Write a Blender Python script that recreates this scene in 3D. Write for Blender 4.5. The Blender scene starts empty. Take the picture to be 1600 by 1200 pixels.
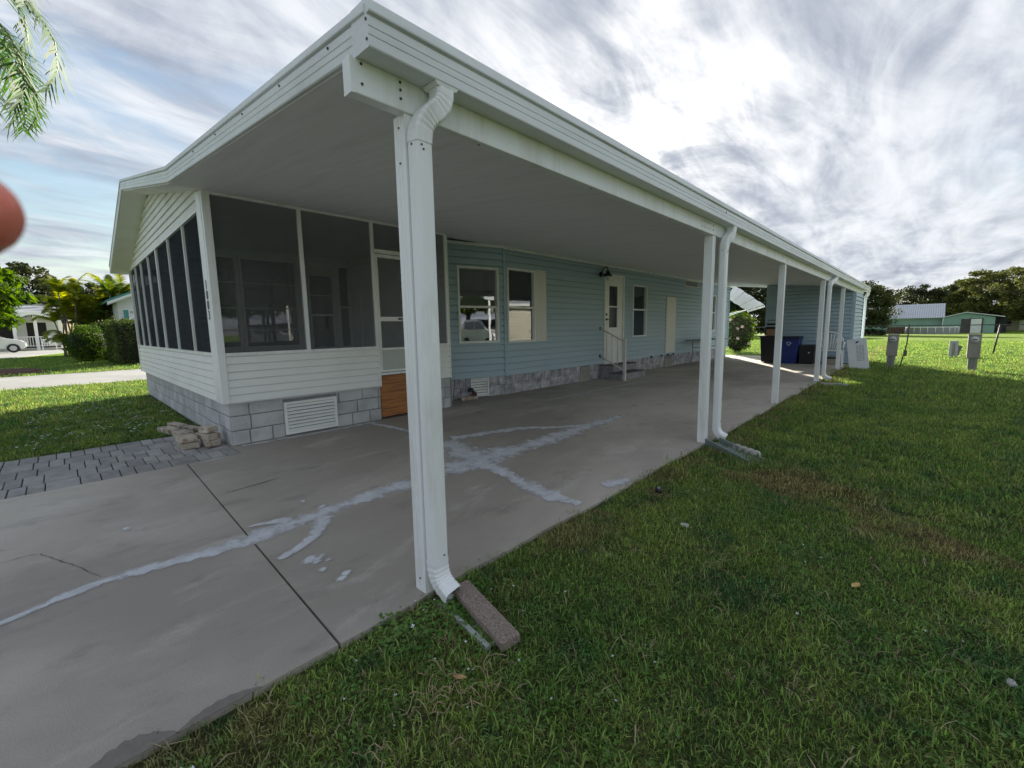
import bpy, math, random
import numpy as np
from mathutils import Vector, Matrix
random.seed(7); np.random.seed(7)
S = bpy.context.scene
COL = S.collection
R_ = math.radians

# ------------------------------------------------------------------ camera
cam_d = bpy.data.cameras.new('camera'); cam = bpy.data.objects.new('camera', cam_d); COL.objects.link(cam)
cam_d.sensor_width = 36; cam_d.lens = 15.19; cam_d.clip_start = 0.01; cam_d.clip_end = 3000
yaw, pit, rol = R_(43.834), R_(7.351), R_(-1.013)
F = Vector((-math.sin(yaw)*math.cos(pit), math.cos(yaw)*math.cos(pit), -math.sin(pit)))
Rt = Vector((math.cos(yaw), math.sin(yaw), 0)); Up = Rt.cross(F)
R2 = math.cos(rol)*Rt + math.sin(rol)*Up; U2 = -math.sin(rol)*Rt + math.cos(rol)*Up
m = Matrix((( R2.x, U2.x, -F.x, 0), (R2.y, U2.y, -F.y, 0), (R2.z, U2.z, -F.z, 1.152), (0,0,0,1)))
cam.matrix_world = m; S.camera = cam
cam_d.dof.use_dof = True; cam_d.dof.focus_distance = 6.0; cam_d.dof.aperture_fstop = 13.0

# ------------------------------------------------------------------ light
SUN_AZ = math.atan2(-0.525, 0.851)      # measured from +Y towards +X
SUN_EL = R_(17.5)
sd = Vector((math.sin(SUN_AZ)*math.cos(SUN_EL), math.cos(SUN_AZ)*math.cos(SUN_EL), math.sin(SUN_EL)))
sun_d = bpy.data.lights.new('sun', 'SUN'); sun_d.energy = 5.0; sun_d.angle = R_(0.8); sun_d.color = (1.0, 0.93, 0.80)
sun = bpy.data.objects.new('sun', sun_d); COL.objects.link(sun)
sun.rotation_euler = (-sd).to_track_quat('-Z', 'Y').to_euler(); sun.location = sd*60
S.view_settings.view_transform = 'Standard'; S.view_settings.look = 'None'
S.view_settings.exposure = 1.38; S.view_settings.gamma = 1.0; S.view_settings.use_curve_mapping = False
S.cycles.max_bounces = 10; S.cycles.diffuse_bounces = 7; S.cycles.transparent_max_bounces = 16

W = bpy.data.worlds.new("World"); S.world = W; W.use_nodes = True
nt = W.node_tree; nt.nodes.clear()
def N(t, **k):
    n = nt.nodes.new(t)
    for a, b in k.items(): setattr(n, a, b)
    return n
def L(a, b): nt.links.new(a, b)
def mth(op, a, b=None, clamp=False):
    n = N('ShaderNodeMath', operation=op, use_clamp=clamp)
    for i, v in enumerate((a, b)):
        if v is None: continue
        if isinstance(v, (int, float)): n.inputs[i].default_value = v
        else: L(v, n.inputs[i])
    return n.outputs[0]
def rng(v, a, b, c=0.0, d=1.0, smooth=True):
    n = N('ShaderNodeMapRange'); n.interpolation_type = 'SMOOTHSTEP' if smooth else 'LINEAR'
    L(v, n.inputs[0]); n.inputs[1].default_value = a; n.inputs[2].default_value = b; n.inputs[3].default_value = c; n.inputs[4].default_value = d
    return n.outputs[0]
def mixc(f, a, b):
    n = N('ShaderNodeMix', data_type='RGBA')
    if isinstance(f, float): n.inputs[0].default_value = f
    else: L(f, n.inputs[0])
    for i, v in ((6, a), (7, b)):
        if isinstance(v, tuple): n.inputs[i].default_value = (*v, 1)
        else: L(v, n.inputs[i])
    return n.outputs[2]
tc = N('ShaderNodeTexCoord'); sep = N('ShaderNodeSeparateXYZ'); L(tc.outputs['Generated'], sep.inputs[0])
zz = mth('ADD', mth('MAXIMUM', sep.outputs[2], 0.0), 0.16)
cx_ = mth('DIVIDE', sep.outputs[0], zz); cy_ = mth('DIVIDE', sep.outputs[1], zz)
comb = N('ShaderNodeCombineXYZ'); L(cx_, comb.inputs[0]); L(cy_, comb.inputs[1])
mp = N('ShaderNodeMapping'); mp.inputs['Rotation'].default_value = (0, 0, R_(25)); mp.inputs['Scale'].default_value = (1.0, 0.55, 1); mp.inputs['Location'].default_value = (3.1, 1.7, 0)
L(comb.outputs[0], mp.inputs[0])
def noise(vec, sc, det, rough=0.55, dist=0.0):
    n = N('ShaderNodeTexNoise'); L(vec, n.inputs['Vector']); n.inputs['Scale'].default_value = sc
    n.inputs['Detail'].default_value = det; n.inputs['Roughness'].default_value = rough; n.inputs['Distortion'].default_value = dist
    return n.outputs['Fac']
n1 = noise(mp.outputs[0], 0.62, 9, 0.55, 0.9)
n2 = noise(mp.outputs[0], 2.6, 8, 0.62, 1.6)
n3 = noise(mp.outputs[0], 1.5, 9, 0.6, 1.1)
nr = N('ShaderNodeMapping'); nr.inputs['Scale'].default_value = (5.5, 1.4, 1); nr.inputs['Rotation'].default_value = (0, 0, R_(62)); L(comb.outputs[0], nr.inputs[0])
n4 = noise(nr.outputs[0], 1.3, 7, 0.55, 0.7)
cov = mth('ADD', mth('MULTIPLY', n1, 0.72), mth('MULTIPLY', n2, 0.28))
dens = rng(cov, 0.37, 0.53)
dot = N('ShaderNodeVectorMath', operation='DOT_PRODUCT'); L(tc.outputs['Generated'], dot.inputs[0]); dot.inputs[1].default_value = sd
sdot = mth('MAXIMUM', dot.outputs['Value'], 0.0)
glow = mth('POWER', sdot, 34.0); glow2 = mth('POWER', sdot, 6.0)
bright = mth('ADD', mth('ADD', mth('MULTIPLY', n3, 0.50), mth('MULTIPLY', n4, 0.27)), mth('MULTIPLY', n2, 0.23))
shade = rng(bright, 0.37, 0.62)
ccol = mixc(shade, (0.235, 0.27, 0.34), (0.585, 0.605, 0.64))
lift = mixc(mth('MULTIPLY', glow2, 0.12, True), ccol, (0.72, 0.72, 0.70))
ccol2 = mixc(mth('MULTIPLY', mth('MULTIPLY', glow, shade), 1.1, True), lift, (1.30, 1.27, 1.21))
SKY = 0.075
sky = N('ShaderNodeTexSky', sky_type='NISHITA'); sky.sun_disc = False; sky.sun_elevation = SUN_EL; sky.sun_rotation = SUN_AZ
sky.air_density = 1.3; sky.dust_density = 1.0; sky.ozone_density = 2.0
sc_ = N('ShaderNodeVectorMath', operation='SCALE'); L(ccol2, sc_.inputs[0]); sc_.inputs['Scale'].default_value = 0.60/SKY
thick = mth('MULTIPLY', glow2, 2.2, True)      # the cloud layer is thick in front of the sun
cover = mth('ADD', mth('MULTIPLY', dens, 0.96), mth('MULTIPLY', mth('SUBTRACT', 1.0, mth('MULTIPLY', dens, 0.96)), thick), True)
fin = mixc(cover, sky.outputs[0], sc_.outputs[0])
bg = N('ShaderNodeBackground'); L(fin, bg.inputs[0]); bg.inputs[1].default_value = SKY
out = N('ShaderNodeOutputWorld'); L(bg.outputs[0], out.inputs[0])

# ------------------------------------------------------------------ materials
MATS = {}
def mat(name, col, rough=0.6, var=0.12, vs=6.0, bump=0.0, bs=40.0, metal=0.0, spec=0.5, col2=None, c2s=1.5, c2r=(0.45, 0.65), stretch=(1,1,1), trans=0.0, sss=None, ir=0.0, alpha=1.0, coat=0.0):
    """principled surface with noise colour variation, optional second colour in patches, optional bump"""
    if name in MATS: return MATS[name]
    m = bpy.data.materials.new(name); m.use_nodes = True; MATS[name] = m
    t = m.node_tree; b = t.nodes['Principled BSDF']; l = t.links.new
    def nn(ty, **k):
        n = t.nodes.new(ty)
        for a, v in k.items(): setattr(n, a, v)
        return n
    g = nn('ShaderNodeNewGeometry'); mpn = nn('ShaderNodeMapping'); l(g.outputs['Position'], mpn.inputs[0]); mpn.inputs['Scale'].default_value = stretch
    def nz(s, d=4, r=0.6):
        n = nn('ShaderNodeTexNoise'); l(mpn.outputs[0], n.inputs['Vector']); n.inputs['Scale'].default_value = s; n.inputs['Detail'].default_value = d; n.inputs['Roughness'].default_value = r
        return n.outputs['Fac']
    def mr(v, a, b_, c, d):
        n = nn('ShaderNodeMapRange'); l(v, n.inputs[0])
        for i, x in enumerate((a, b_, c, d)): n.inputs[i+1].default_value = x
        return n.outputs[0]
    cur = None
    if col2 is not None:
        mx = nn('ShaderNodeMix', data_type='RGBA'); l(mr(nz(c2s, 7, 0.65), c2r[0], c2r[1], 0, 1), mx.inputs[0])
        mx.inputs[6].default_value = (*col, 1); mx.inputs[7].default_value = (*col2, 1); cur = mx.outputs[2]
    else:
        rgb = nn('ShaderNodeRGB'); rgb.outputs[0].default_value = (*col, 1); cur = rgb.outputs[0]
    if var:
        hs = nn('ShaderNodeHueSaturation'); l(cur, hs.inputs['Color']); l(mr(nz(vs, 6), 0.25, 0.75, 1-var, 1+var), hs.inputs['Value']); cur = hs.outputs[0]
    if ir:
        oi = nn('ShaderNodeObjectInfo'); hs = nn('ShaderNodeHueSaturation'); l(cur, hs.inputs['Color'])
        l(mr(oi.outputs['Random'], 0, 1, 1-ir, 1+ir), hs.inputs['Value']); cur = hs.outputs[0]
    l(cur, b.inputs['Base Color'])
    l(mr(nz(vs*2.3, 3), 0.3, 0.7, max(0.02, rough-0.08), min(1, rough+0.08)), b.inputs['Roughness']) if rough > 0.12 else setattr(b.inputs['Roughness'], 'default_value', rough)
    b.inputs['Metallic'].default_value = metal; b.inputs['Specular IOR Level'].default_value = spec
    b.inputs['Coat Weight'].default_value = coat
    if trans: b.inputs['Transmission Weight'].default_value = trans
    if sss:
        b.inputs['Subsurface Weight'].default_value = 1.0; b.inputs['Subsurface Radius'].default_value = sss; b.inputs['Subsurface Scale'].default_value = 0.002
    if bump:
        bp = nn('ShaderNodeBump'); l(nz(bs, 6, 0.65), bp.inputs['Height']); bp.inputs['Strength'].default_value = bump; bp.inputs['Distance'].default_value = 0.01
        l(bp.outputs[0], b.inputs['Normal'])
    if alpha < 1:
        b.inputs['Alpha'].default_value = alpha
    return m
def leafmat(name, col, col2, tr=0.35, vs=1.2, trc=None):
    """leaf: diffuse/gloss plus light let through, colour varied by place and by leaf"""
    if name in MATS: return MATS[name]
    m = bpy.data.materials.new(name); m.use_nodes = True; MATS[name] = m
    t = m.node_tree; t.nodes.clear(); l = t.links.new
    g = t.nodes.new('ShaderNodeNewGeometry'); oi = t.nodes.new('ShaderNodeObjectInfo')
    n = t.nodes.new('ShaderNodeTexNoise'); l(g.outputs['Position'], n.inputs['Vector']); n.inputs['Scale'].default_value = vs; n.inputs['Detail'].default_value = 5
    r = t.nodes.new('ShaderNodeMapRange'); l(n.outputs['Fac'], r.inputs[0]); r.inputs[1].default_value = 0.38; r.inputs[2].default_value = 0.62
    mx = t.nodes.new('ShaderNodeMix'); mx.data_type = 'RGBA'; l(r.outputs[0], mx.inputs[0]); mx.inputs[6].default_value = (*col, 1); mx.inputs[7].default_value = (*col2, 1)
    hs = t.nodes.new('ShaderNodeHueSaturation'); l(mx.outputs[2], hs.inputs['Color'])
    r2 = t.nodes.new('ShaderNodeMapRange'); l(g.outputs['Random Per Island'], r2.inputs[0]); r2.inputs[3].default_value = 0.65; r2.inputs[4].default_value = 1.4
    l(r2.outputs[0], hs.inputs['Value'])
    b = t.nodes.new('ShaderNodeBsdfPrincipled'); b.inputs['Roughness'].default_value = 0.62; b.inputs['Specular IOR Level'].default_value = 0.2; l(hs.outputs[0], b.inputs['Base Color'])
    tl = t.nodes.new('ShaderNodeBsdfTranslucent')
    h2 = t.nodes.new('ShaderNodeHueSaturation'); l(hs.outputs[0], h2.inputs['Color']); h2.inputs['Value'].default_value = 1.8; h2.inputs['Saturation'].default_value = 1.15; l(h2.outputs[0], tl.inputs[0])
    ms = t.nodes.new('ShaderNodeMixShader'); ms.inputs[0].default_value = tr; l(b.outputs[0], ms.inputs[1]); l(tl.outputs[0], ms.inputs[2])
    o = t.nodes.new('ShaderNodeOutputMaterial'); l(ms.outputs[0], o.inputs[0])
    return m
def screenmat(name, col, a):
    m = bpy.data.materials.new(name); m.use_nodes = True; t = m.node_tree; t.nodes.clear(); l = t.links.new
    d = t.nodes.new('ShaderNodeBsdfDiffuse'); d.inputs[0].default_value = (*col, 1)
    tr = t.nodes.new('ShaderNodeBsdfTransparent'); ms = t.nodes.new('ShaderNodeMixShader')
    g = t.nodes.new('ShaderNodeNewGeometry'); n = t.nodes.new('ShaderNodeTexNoise'); l(g.outputs['Position'], n.inputs['Vector']); n.inputs['Scale'].default_value = 3
    r = t.nodes.new('ShaderNodeMapRange'); l(n.outputs['Fac'], r.inputs[0]); r.inputs[3].default_value = a-0.06; r.inputs[4].default_value = a+0.06
    l(r.outputs[0], ms.inputs[0]); l(tr.outputs[0], ms.inputs[1]); l(d.outputs[0], ms.inputs[2])
    o = t.nodes.new('ShaderNodeOutputMaterial'); l(ms.outputs[0], o.inputs[0]); return m
def glassmat(name, tint=(0.02,0.024,0.028), refl=0.0):
    m = bpy.data.materials.new(name); m.use_nodes = True; t = m.node_tree; t.nodes.clear(); l = t.links.new
    fr = t.nodes.new('ShaderNodeFresnel'); fr.inputs[0].default_value = 1.75
    gl = t.nodes.new('ShaderNodeBsdfGlossy'); gl.inputs['Roughness'].default_value = 0.01; gl.inputs[0].default_value = (0.95, 0.97, 1, 1)
    tr = t.nodes.new('ShaderNodeBsdfTransparent'); tr.inputs[0].default_value = (0.96, 0.97, 0.97, 1); ms = t.nodes.new('ShaderNodeMixShader')
    ad = t.nodes.new('ShaderNodeMath'); ad.operation = 'ADD'; ad.use_clamp = True; l(fr.outputs[0], ad.inputs[0]); ad.inputs[1].default_value = refl
    g = t.nodes.new('ShaderNodeNewGeometry'); n = t.nodes.new('ShaderNodeTexNoise'); l(g.outputs['Position'], n.inputs['Vector']); n.inputs['Scale'].default_value = 1.6
    bp = t.nodes.new('ShaderNodeBump'); bp.inputs['Strength'].default_value = 0.02; bp.inputs['Distance'].default_value = 0.05; l(n.outputs['Fac'], bp.inputs['Height']); l(bp.outputs[0], gl.inputs['Normal'])
    l(ad.outputs[0], ms.inputs[0]); l(tr.outputs[0], ms.inputs[1]); l(gl.outputs[0], ms.inputs[2])
    o = t.nodes.new('ShaderNodeOutputMaterial'); l(ms.outputs[0], o.inputs[0]); return m

WHITE = mat('white_aluminium', (0.85, 0.86, 0.86), 0.38, 0.05, 3, col2=(0.66, 0.64, 0.58), c2s=5, c2r=(0.50, 0.78), stretch=(1.5, 1.5, .35), bump=0.05, bs=22)
WHITE2 = mat('white_vinyl', (0.84, 0.84, 0.81), 0.5, 0.05, 2.5, col2=(0.66, 0.64, 0.58), c2s=1.6, c2r=(0.55, 0.85), bump=0.05, bs=25)
FASC = mat('white_gutter_paint', (0.78, 0.80, 0.82), 0.42, 0.05, 2.5, col2=(0.58, 0.59, 0.58), c2s=1.4, c2r=(0.5, 0.8), stretch=(1, .6, 3))
CEIL = mat('ceiling_pan_paint', (0.82, 0.82, 0.81), 0.55, 0.05, 1.3, col2=(.72,.71,.68), c2s=1.1, c2r=(.5,.75), bump=0.10, bs=9, stretch=(1, 14, 1))
BLUE = mat('blue_vinyl_siding', (0.42, 0.535, 0.61), 0.55, 0.05, 2.2, col2=(0.385, 0.495, 0.57), c2s=0.9, bump=0.06, bs=30, stretch=(1, .3, 3))
GREYB = mat('grey_painted_block', (0.54, 0.54, 0.545), 0.85, 0.16, 9, bump=0.55, bs=28, col2=(0.37, 0.37, 0.38), c2s=4.5, ir=0.10)
GREYB2 = mat('stamped_skirt_stone', (0.50, 0.485, 0.51), 0.8, 0.3, 11, bump=0.8, bs=22, col2=(0.24, 0.235, 0.26), c2s=6, ir=0.14)
GROUT = mat('dark_grout', (0.25, 0.25, 0.255), 0.9, 0.2, 20, bump=0.3)
CONC = mat('old_concrete', (0.27, 0.25, 0.225), 0.88, 0.0, bump=0.0)
DARK = mat('dark_interior', (0.02, 0.02, 0.022), 0.8, 0)
BLACK = mat('black_metal', (0.012, 0.012, 0.013), 0.35, 0)
RUST = mat('dark_screw', (0.06, 0.045, 0.035), 0.5, 0.2)
GREYIN = mat('porch_wall_paint', (0.78, 0.79, 0.79), 0.6, 0.06, 2)
CREAM = mat('cream_panel_paint', (0.76, 0.745, 0.69), 0.55, 0.06, 3, col2=(0.64, 0.62, 0.565), c2s=3, c2r=(0.5, 0.8), stretch=(3, 3, .5))
BLIND = mat('blind_slat_white', (0.85, 0.86, 0.86), 0.5, 0.05)
WOOD = mat('stained_orange_wood', (0.42, 0.17, 0.05), 0.5, 0.3, 5, stretch=(1, 1, 14), bump=0.2, bs=10, col2=(0.25, 0.09, 0.03), c2s=3)
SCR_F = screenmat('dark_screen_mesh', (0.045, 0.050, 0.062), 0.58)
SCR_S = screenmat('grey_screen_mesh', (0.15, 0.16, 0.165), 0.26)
GLASS = glassmat('window_glass', refl=0.07)
GREENM = mat('seafoam_wall', (0.27, 0.43, 0.36), 0.8, 0.1, 1)
TEAL = mat('teal_metal_roof', (0.05, 0.25, 0.25), 0.4, 0.05)
METROOF = mat('galvanised_roof', (0.62, 0.64, 0.66), 0.4, 0.06, 1, metal=0.2)
BARK = mat('grey_brown_bark', (0.10, 0.075, 0.055), 0.9, 0.3, 6, bump=0.6, bs=20, stretch=(1, 1, .3))

# concrete with stains, fine grain and small pits
def concrete_nodes(m, base, dark, light):
    t = m.node_tree; b = t.nodes['Principled BSDF']; l = t.links.new
    g = t.nodes.new('ShaderNodeNewGeometry')
    def nz(s, d=6, r=.6, dist=0, sc=(1,1,1)):
        mp_ = t.nodes.new('ShaderNodeMapping'); l(g.outputs['Position'], mp_.inputs[0]); mp_.inputs['Scale'].default_value = sc
        n = t.nodes.new('ShaderNodeTexNoise'); l(mp_.outputs[0], n.inputs['Vector']); n.inputs['Scale'].default_value = s; n.inputs['Detail'].default_value = d; n.inputs['Roughness'].default_value = r; n.inputs['Distortion'].default_value = dist
        return n.outputs['Fac']
    def mr(v, a, b_, c=0, d=1):
        n = t.nodes.new('ShaderNodeMapRange'); l(v, n.inputs[0]); n.interpolation_type = 'SMOOTHSTEP'
        for i, x in enumerate((a, b_, c, d)): n.inputs[i+1].default_value = x
        return n.outputs[0]
    def mx(f, a, b_):
        n = t.nodes.new('ShaderNodeMix'); n.data_type = 'RGBA'; l(f, n.inputs[0])
        for i, v in ((6, a), (7, b_)):
            if isinstance(v, tuple): n.inputs[i].default_value = (*v, 1)
            else: l(v, n.inputs[i])
        return n.outputs[2]
    c = mx(mr(nz(0.55, 8, .6, .4, (.7, .45, 1)), .38, .62), base, dark)
    c = mx(mr(nz(1.5, 9, .7, .3, (1.5, .6, 1)), .52, .74, 0, .65), c, light)
    c = mx(mr(nz(3.4, 9, .72, 0, (1.3, .7, 1)), .52, .74, 0, .62), c, tuple(x*.6 for x in dark))
    c = mx(mr(nz(240, 2, .5), .35, .7, 0, .30), c, tuple(x*.55 for x in dark))
    c = mx(mr(nz(60, 3, .6), .66, .78, 0, .2), c, tuple(min(1, x*1.35) for x in light))
    l(c, b.inputs['Base Color'])
    bp = t.nodes.new('ShaderNodeBump'); bp.inputs['Strength'].default_value = .35; bp.inputs['Distance'].default_value = .004; l(nz(130, 5, .7), bp.inputs['Height']); l(bp.outputs[0], b.inputs['Normal'])
    l(mr(nz(2, 5), .3, .7, .70, .92), b.inputs['Roughness'])
for n in list(CONC.node_tree.nodes):
    if n.type not in ('BSDF_PRINCIPLED', 'OUTPUT_MATERIAL'): CONC.node_tree.nodes.remove(n)
concrete_nodes(CONC, (0.60, 0.54, 0.465), (0.37, 0.325, 0.28), (0.70, 0.65, 0.585))
CONC2 = bpy.data.materials.new('pale_concrete'); CONC2.use_nodes = True; concrete_nodes(CONC2, (0.46, 0.45, 0.42), (0.38, 0.37, 0.35), (0.54, 0.53, 0.5))

# ------------------------------------------------------------------ helpers
def rootof(p):
    while p.parent: p = p.parent
    return p
def thing(name, label, cat, loc=(0,0,0), group=None):
    o = bpy.data.objects.new(name, None); COL.objects.link(o); o.location = loc; o.empty_display_size = .1
    o['label'] = label; o['category'] = cat
    if group: o['group'] = group
    return o
def tag(o, label=None, cat=None, group=None, kind=None):
    if label: o['label'] = label
    if cat: o['category'] = cat
    if group: o['group'] = group
    if kind: o['kind'] = kind
    return o
def rotz(v, a): c, s = math.cos(a), math.sin(a); return (v[0]*c-v[1]*s, v[0]*s+v[1]*c, v[2])
class MB:
    def __init__(s): s.v = []; s.f = []; s.sm = []
    def add(s, vs, fs, smooth=False):
        o = len(s.v); s.v += [tuple(map(float, v)) for v in vs]; s.f += [tuple(i+o for i in f) for f in fs]; s.sm += [smooth]*len(fs); return s
    def bx(s, x0, x1, y0, y1, z0, z1):
        return s.add([(x0,y0,z0),(x1,y0,z0),(x1,y1,z0),(x0,y1,z0),(x0,y0,z1),(x1,y0,z1),(x1,y1,z1),(x0,y1,z1)],
                     [(0,3,2,1),(4,5,6,7),(0,1,5,4),(1,2,6,5),(2,3,7,6),(3,0,4,7)])
    def bxr(s, c, d, a=0, M=None):
        """box centred at c, size d, turned by a about z (or by matrix M)"""
        vs = []
        for z in (-.5,.5):
            for x, y in ((-.5,-.5),(.5,-.5),(.5,.5),(-.5,.5)):
                p = Vector((x*d[0], y*d[1], z*d[2]))
                p = M @ p if M is not None else Vector(rotz(p, a))
                vs.append(tuple(p+Vector(c)))
        return s.add(vs, [(0,3,2,1),(4,5,6,7),(0,1,5,4),(1,2,6,5),(2,3,7,6),(3,0,4,7)])
    def tube(s, pts, rad, n=8, cap=True, smooth=True):
        pts = [Vector(p) for p in pts]
        if not hasattr(rad, '__len__'): rad = [rad]*len(pts)
        vs = []; fs = []; a0 = None
        for i, p in enumerate(pts):
            T = (pts[min(i+1, len(pts)-1)]-pts[max(i-1, 0)]).normalized()
            if a0 is None: a0 = T.orthogonal().normalized()
            a0 = (a0-T*a0.dot(T)).normalized(); b0 = T.cross(a0)
            for k in range(n):
                q = 2*math.pi*k/n; vs.append(p+(a0*math.cos(q)+b0*math.sin(q))*rad[i])
        for i in range(len(pts)-1):
            for k in range(n):
                k2 = (k+1) % n; fs.append((i*n+k, i*n+k2, (i+1)*n+k2, (i+1)*n+k))
        if cap: fs += [tuple(range(n-1, -1, -1)), tuple(range((len(pts)-1)*n, len(pts)*n))]
        return s.add(vs, fs, smooth)
    def lathe(s, prof, c=(0,0,0), n=20, smooth=True):
        vs = []; fs = []
        for r, z in prof:
            for k in range(n): q = 2*math.pi*k/n; vs.append((c[0]+r*math.cos(q), c[1]+r*math.sin(q), c[2]+z))
        for i in range(len(prof)-1):
            for k in range(n): k2 = (k+1) % n; fs.append((i*n+k, i*n+k2, (i+1)*n+k2, (i+1)*n+k))
        fs += [tuple(range(n-1, -1, -1)), tuple(range((len(prof)-1)*n, len(prof)*n))]
        return s.add(vs, fs, smooth)
    def prism(s, poly, z0, z1):
        n = len(poly)
        return s.add([(x,y,z0) for x,y in poly]+[(x,y,z1) for x,y in poly],
                     [tuple(range(n-1,-1,-1)), tuple(range(n, 2*n))]+[(i,(i+1)%n,n+(i+1)%n,n+i) for i in range(n)])
    def hull(s, A, B):
        """solid between two polygons with the same count of corners"""
        n = len(A)
        return s.add(list(A)+list(B), [tuple(range(n-1,-1,-1)), tuple(range(n,2*n))]+[(i,(i+1)%n,n+(i+1)%n,n+i) for i in range(n)])
    def build(s, name, m, parent=None, bevel=0, local=False, fix=True):
        me = bpy.data.meshes.new(name)
        off = Vector((0,0,0))
        if parent is not None and not local: off = rootof(parent).location
        me.from_pydata([(v[0]-off[0], v[1]-off[1], v[2]-off[2]) for v in s.v], [], s.f)
        me.materials.append(m); me.polygons.foreach_set('use_smooth', s.sm)
        if fix:
            import bmesh
            b = bmesh.new(); b.from_mesh(me); bmesh.ops.recalc_face_normals(b, faces=b.faces)
            if bevel: bmesh.ops.bevel(b, geom=b.edges[:], offset=bevel, segments=1 if bevel < .004 else 2, affect='EDGES', profile=.6)
            b.to_mesh(me); b.free()
        me.update()
        o = bpy.data.objects.new(name, me); COL.objects.link(o)
        if parent is not None: o.parent = parent
        return o
def fastmesh(name, verts, faces, m, parent=None, smooth=False):
    """numpy quads/tris -> object"""
    me = bpy.data.meshes.new(name); k = faces.shape[1]
    off = np.array(rootof(parent).location) if parent is not None else 0
    verts = np.asarray(verts)-off
    me.vertices.add(len(verts)); me.vertices.foreach_set('co', verts.astype(np.float32).ravel())
    me.loops.add(faces.size); me.loops.foreach_set('vertex_index', faces.astype(np.int32).ravel())
    me.polygons.add(len(faces)); me.polygons.foreach_set('loop_start', np.arange(0, faces.size, k, dtype=np.int32)); me.polygons.foreach_set('loop_total', np.full(len(faces), k, dtype=np.int32))
    me.polygons.foreach_set('use_smooth', np.full(len(faces), smooth)); me.update(calc_edges=True); me.validate()
    me.materials.append(m); o = bpy.data.objects.new(name, me); COL.objects.link(o)
    if parent is not None: o.parent = parent
    return o
def dup(root, loc, rz=None, label=None, keepchildlinks=True):
    r = root.copy(); COL.objects.link(r); r.location = loc
    if rz is not None: r.rotation_euler = (0, 0, rz)
    if label: r['label'] = label
    for ch in list(root.children):
        c = ch.copy(); COL.objects.link(c); c.parent = r
        for g in list(ch.children):
            d = g.copy(); COL.objects.link(d); d.parent = c
    return r

class Wall:
    """a vertical plane: s runs along P0->P1, n points outwards"""
    def __init__(s, P0, P1, n):
        s.P0 = np.array(P0, float); s.d = np.array(P1, float)-s.P0; s.L = float(np.linalg.norm(s.d)); s.d /= s.L; s.n = np.array(n, float)
    def p(s, a, z, o=0.0): q = s.P0+s.d*a+s.n*o; return (q[0], q[1], z)
def wbox(mb, w, s0, s1, z0, z1, o0, o1):
    mb.hull([w.p(s0,z0,o0), w.p(s1,z0,o0), w.p(s1,z1,o0), w.p(s0,z1,o0)], [w.p(s0,z0,o1), w.p(s1,z0,o1), w.p(s1,z1,o1), w.p(s0,z1,o1)]); return mb
def subtract(iv, holes):
    out = [iv]
    for a, b in holes:
        nx = []
        for x, y in out:
            if b <= x or a >= y: nx.append((x, y)); continue
            if a > x: nx.append((x, a))
            if b < y: nx.append((b, y))
        out = nx
    return [(x, y) for x, y in out if y-x > .004]
def siding(parent, w, z0, z1, h, m, holes=(), top=None, name='siding_board', t=0.028, s0=0.0, s1=None, jit=0.0012):
    """lap siding, one object a course"""
    s1 = w.L if s1 is None else s1; n = max(1, round((z1-z0)/h)); h = (z1-z0)/n
    for i in range(n):
        a, b = z0+i*h, z0+(i+1)*h; j = random.uniform(-jit, jit)
        cuts = sorted({a, b}|{z for _, _, za, zb in holes for z in (za, zb) if a+.004 < z < b-.004})
        for c0, c1 in zip(cuts[:-1], cuts[1:]):
            if c1-c0 < .012: continue
            hs = [(x, y) for x, y, za, zb in holes if za < (c0+c1)/2 < zb]
            for x, y in subtract((s0, s1), hs):
                xb0, xb1, xt0, xt1 = x, y, x, y
                if top is not None:   # top(z) -> span of the board at that height
                    r0 = top(c0); r1 = top(c1)
                    if r0 is None: continue
                    if r1 is None: r1 = ((r0[0]+r0[1])/2-.001, (r0[0]+r0[1])/2+.001)
                    xb0, xb1 = max(x, r0[0]), min(y, r0[1]); xt0, xt1 = max(x, r1[0]), min(y, r1[1])
                    if xb1-xb0 < .01: continue
                of = lambda z: (t-.006)*(1-(z-a)/(b-a))+.006+j
                gap = min(.17*h, .019); zt = c1; full = abs(c1-b) < 1e-6 and c1-c0 > gap*1.5
                fr = lambda z: 0 if c1 == c0 else (z-c0)/(c1-c0)
                prf = [(c0, -.012), (c0, of(c0))]+([(c1-gap, of(c1-gap)), (c1-gap, -.009), (c1, -.009)] if full else [(c1, of(c1))])+[(c1, -.012)]
                L_ = lambda z: xb0+(xt0-xb0)*fr(z); R__ = lambda z: xb1+(xt1-xb1)*fr(z)
                MB().hull([w.p(L_(z), z, o) for z, o in prf], [w.p(R__(z), z, o) for z, o in prf]).build(name, m, parent)
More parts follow.
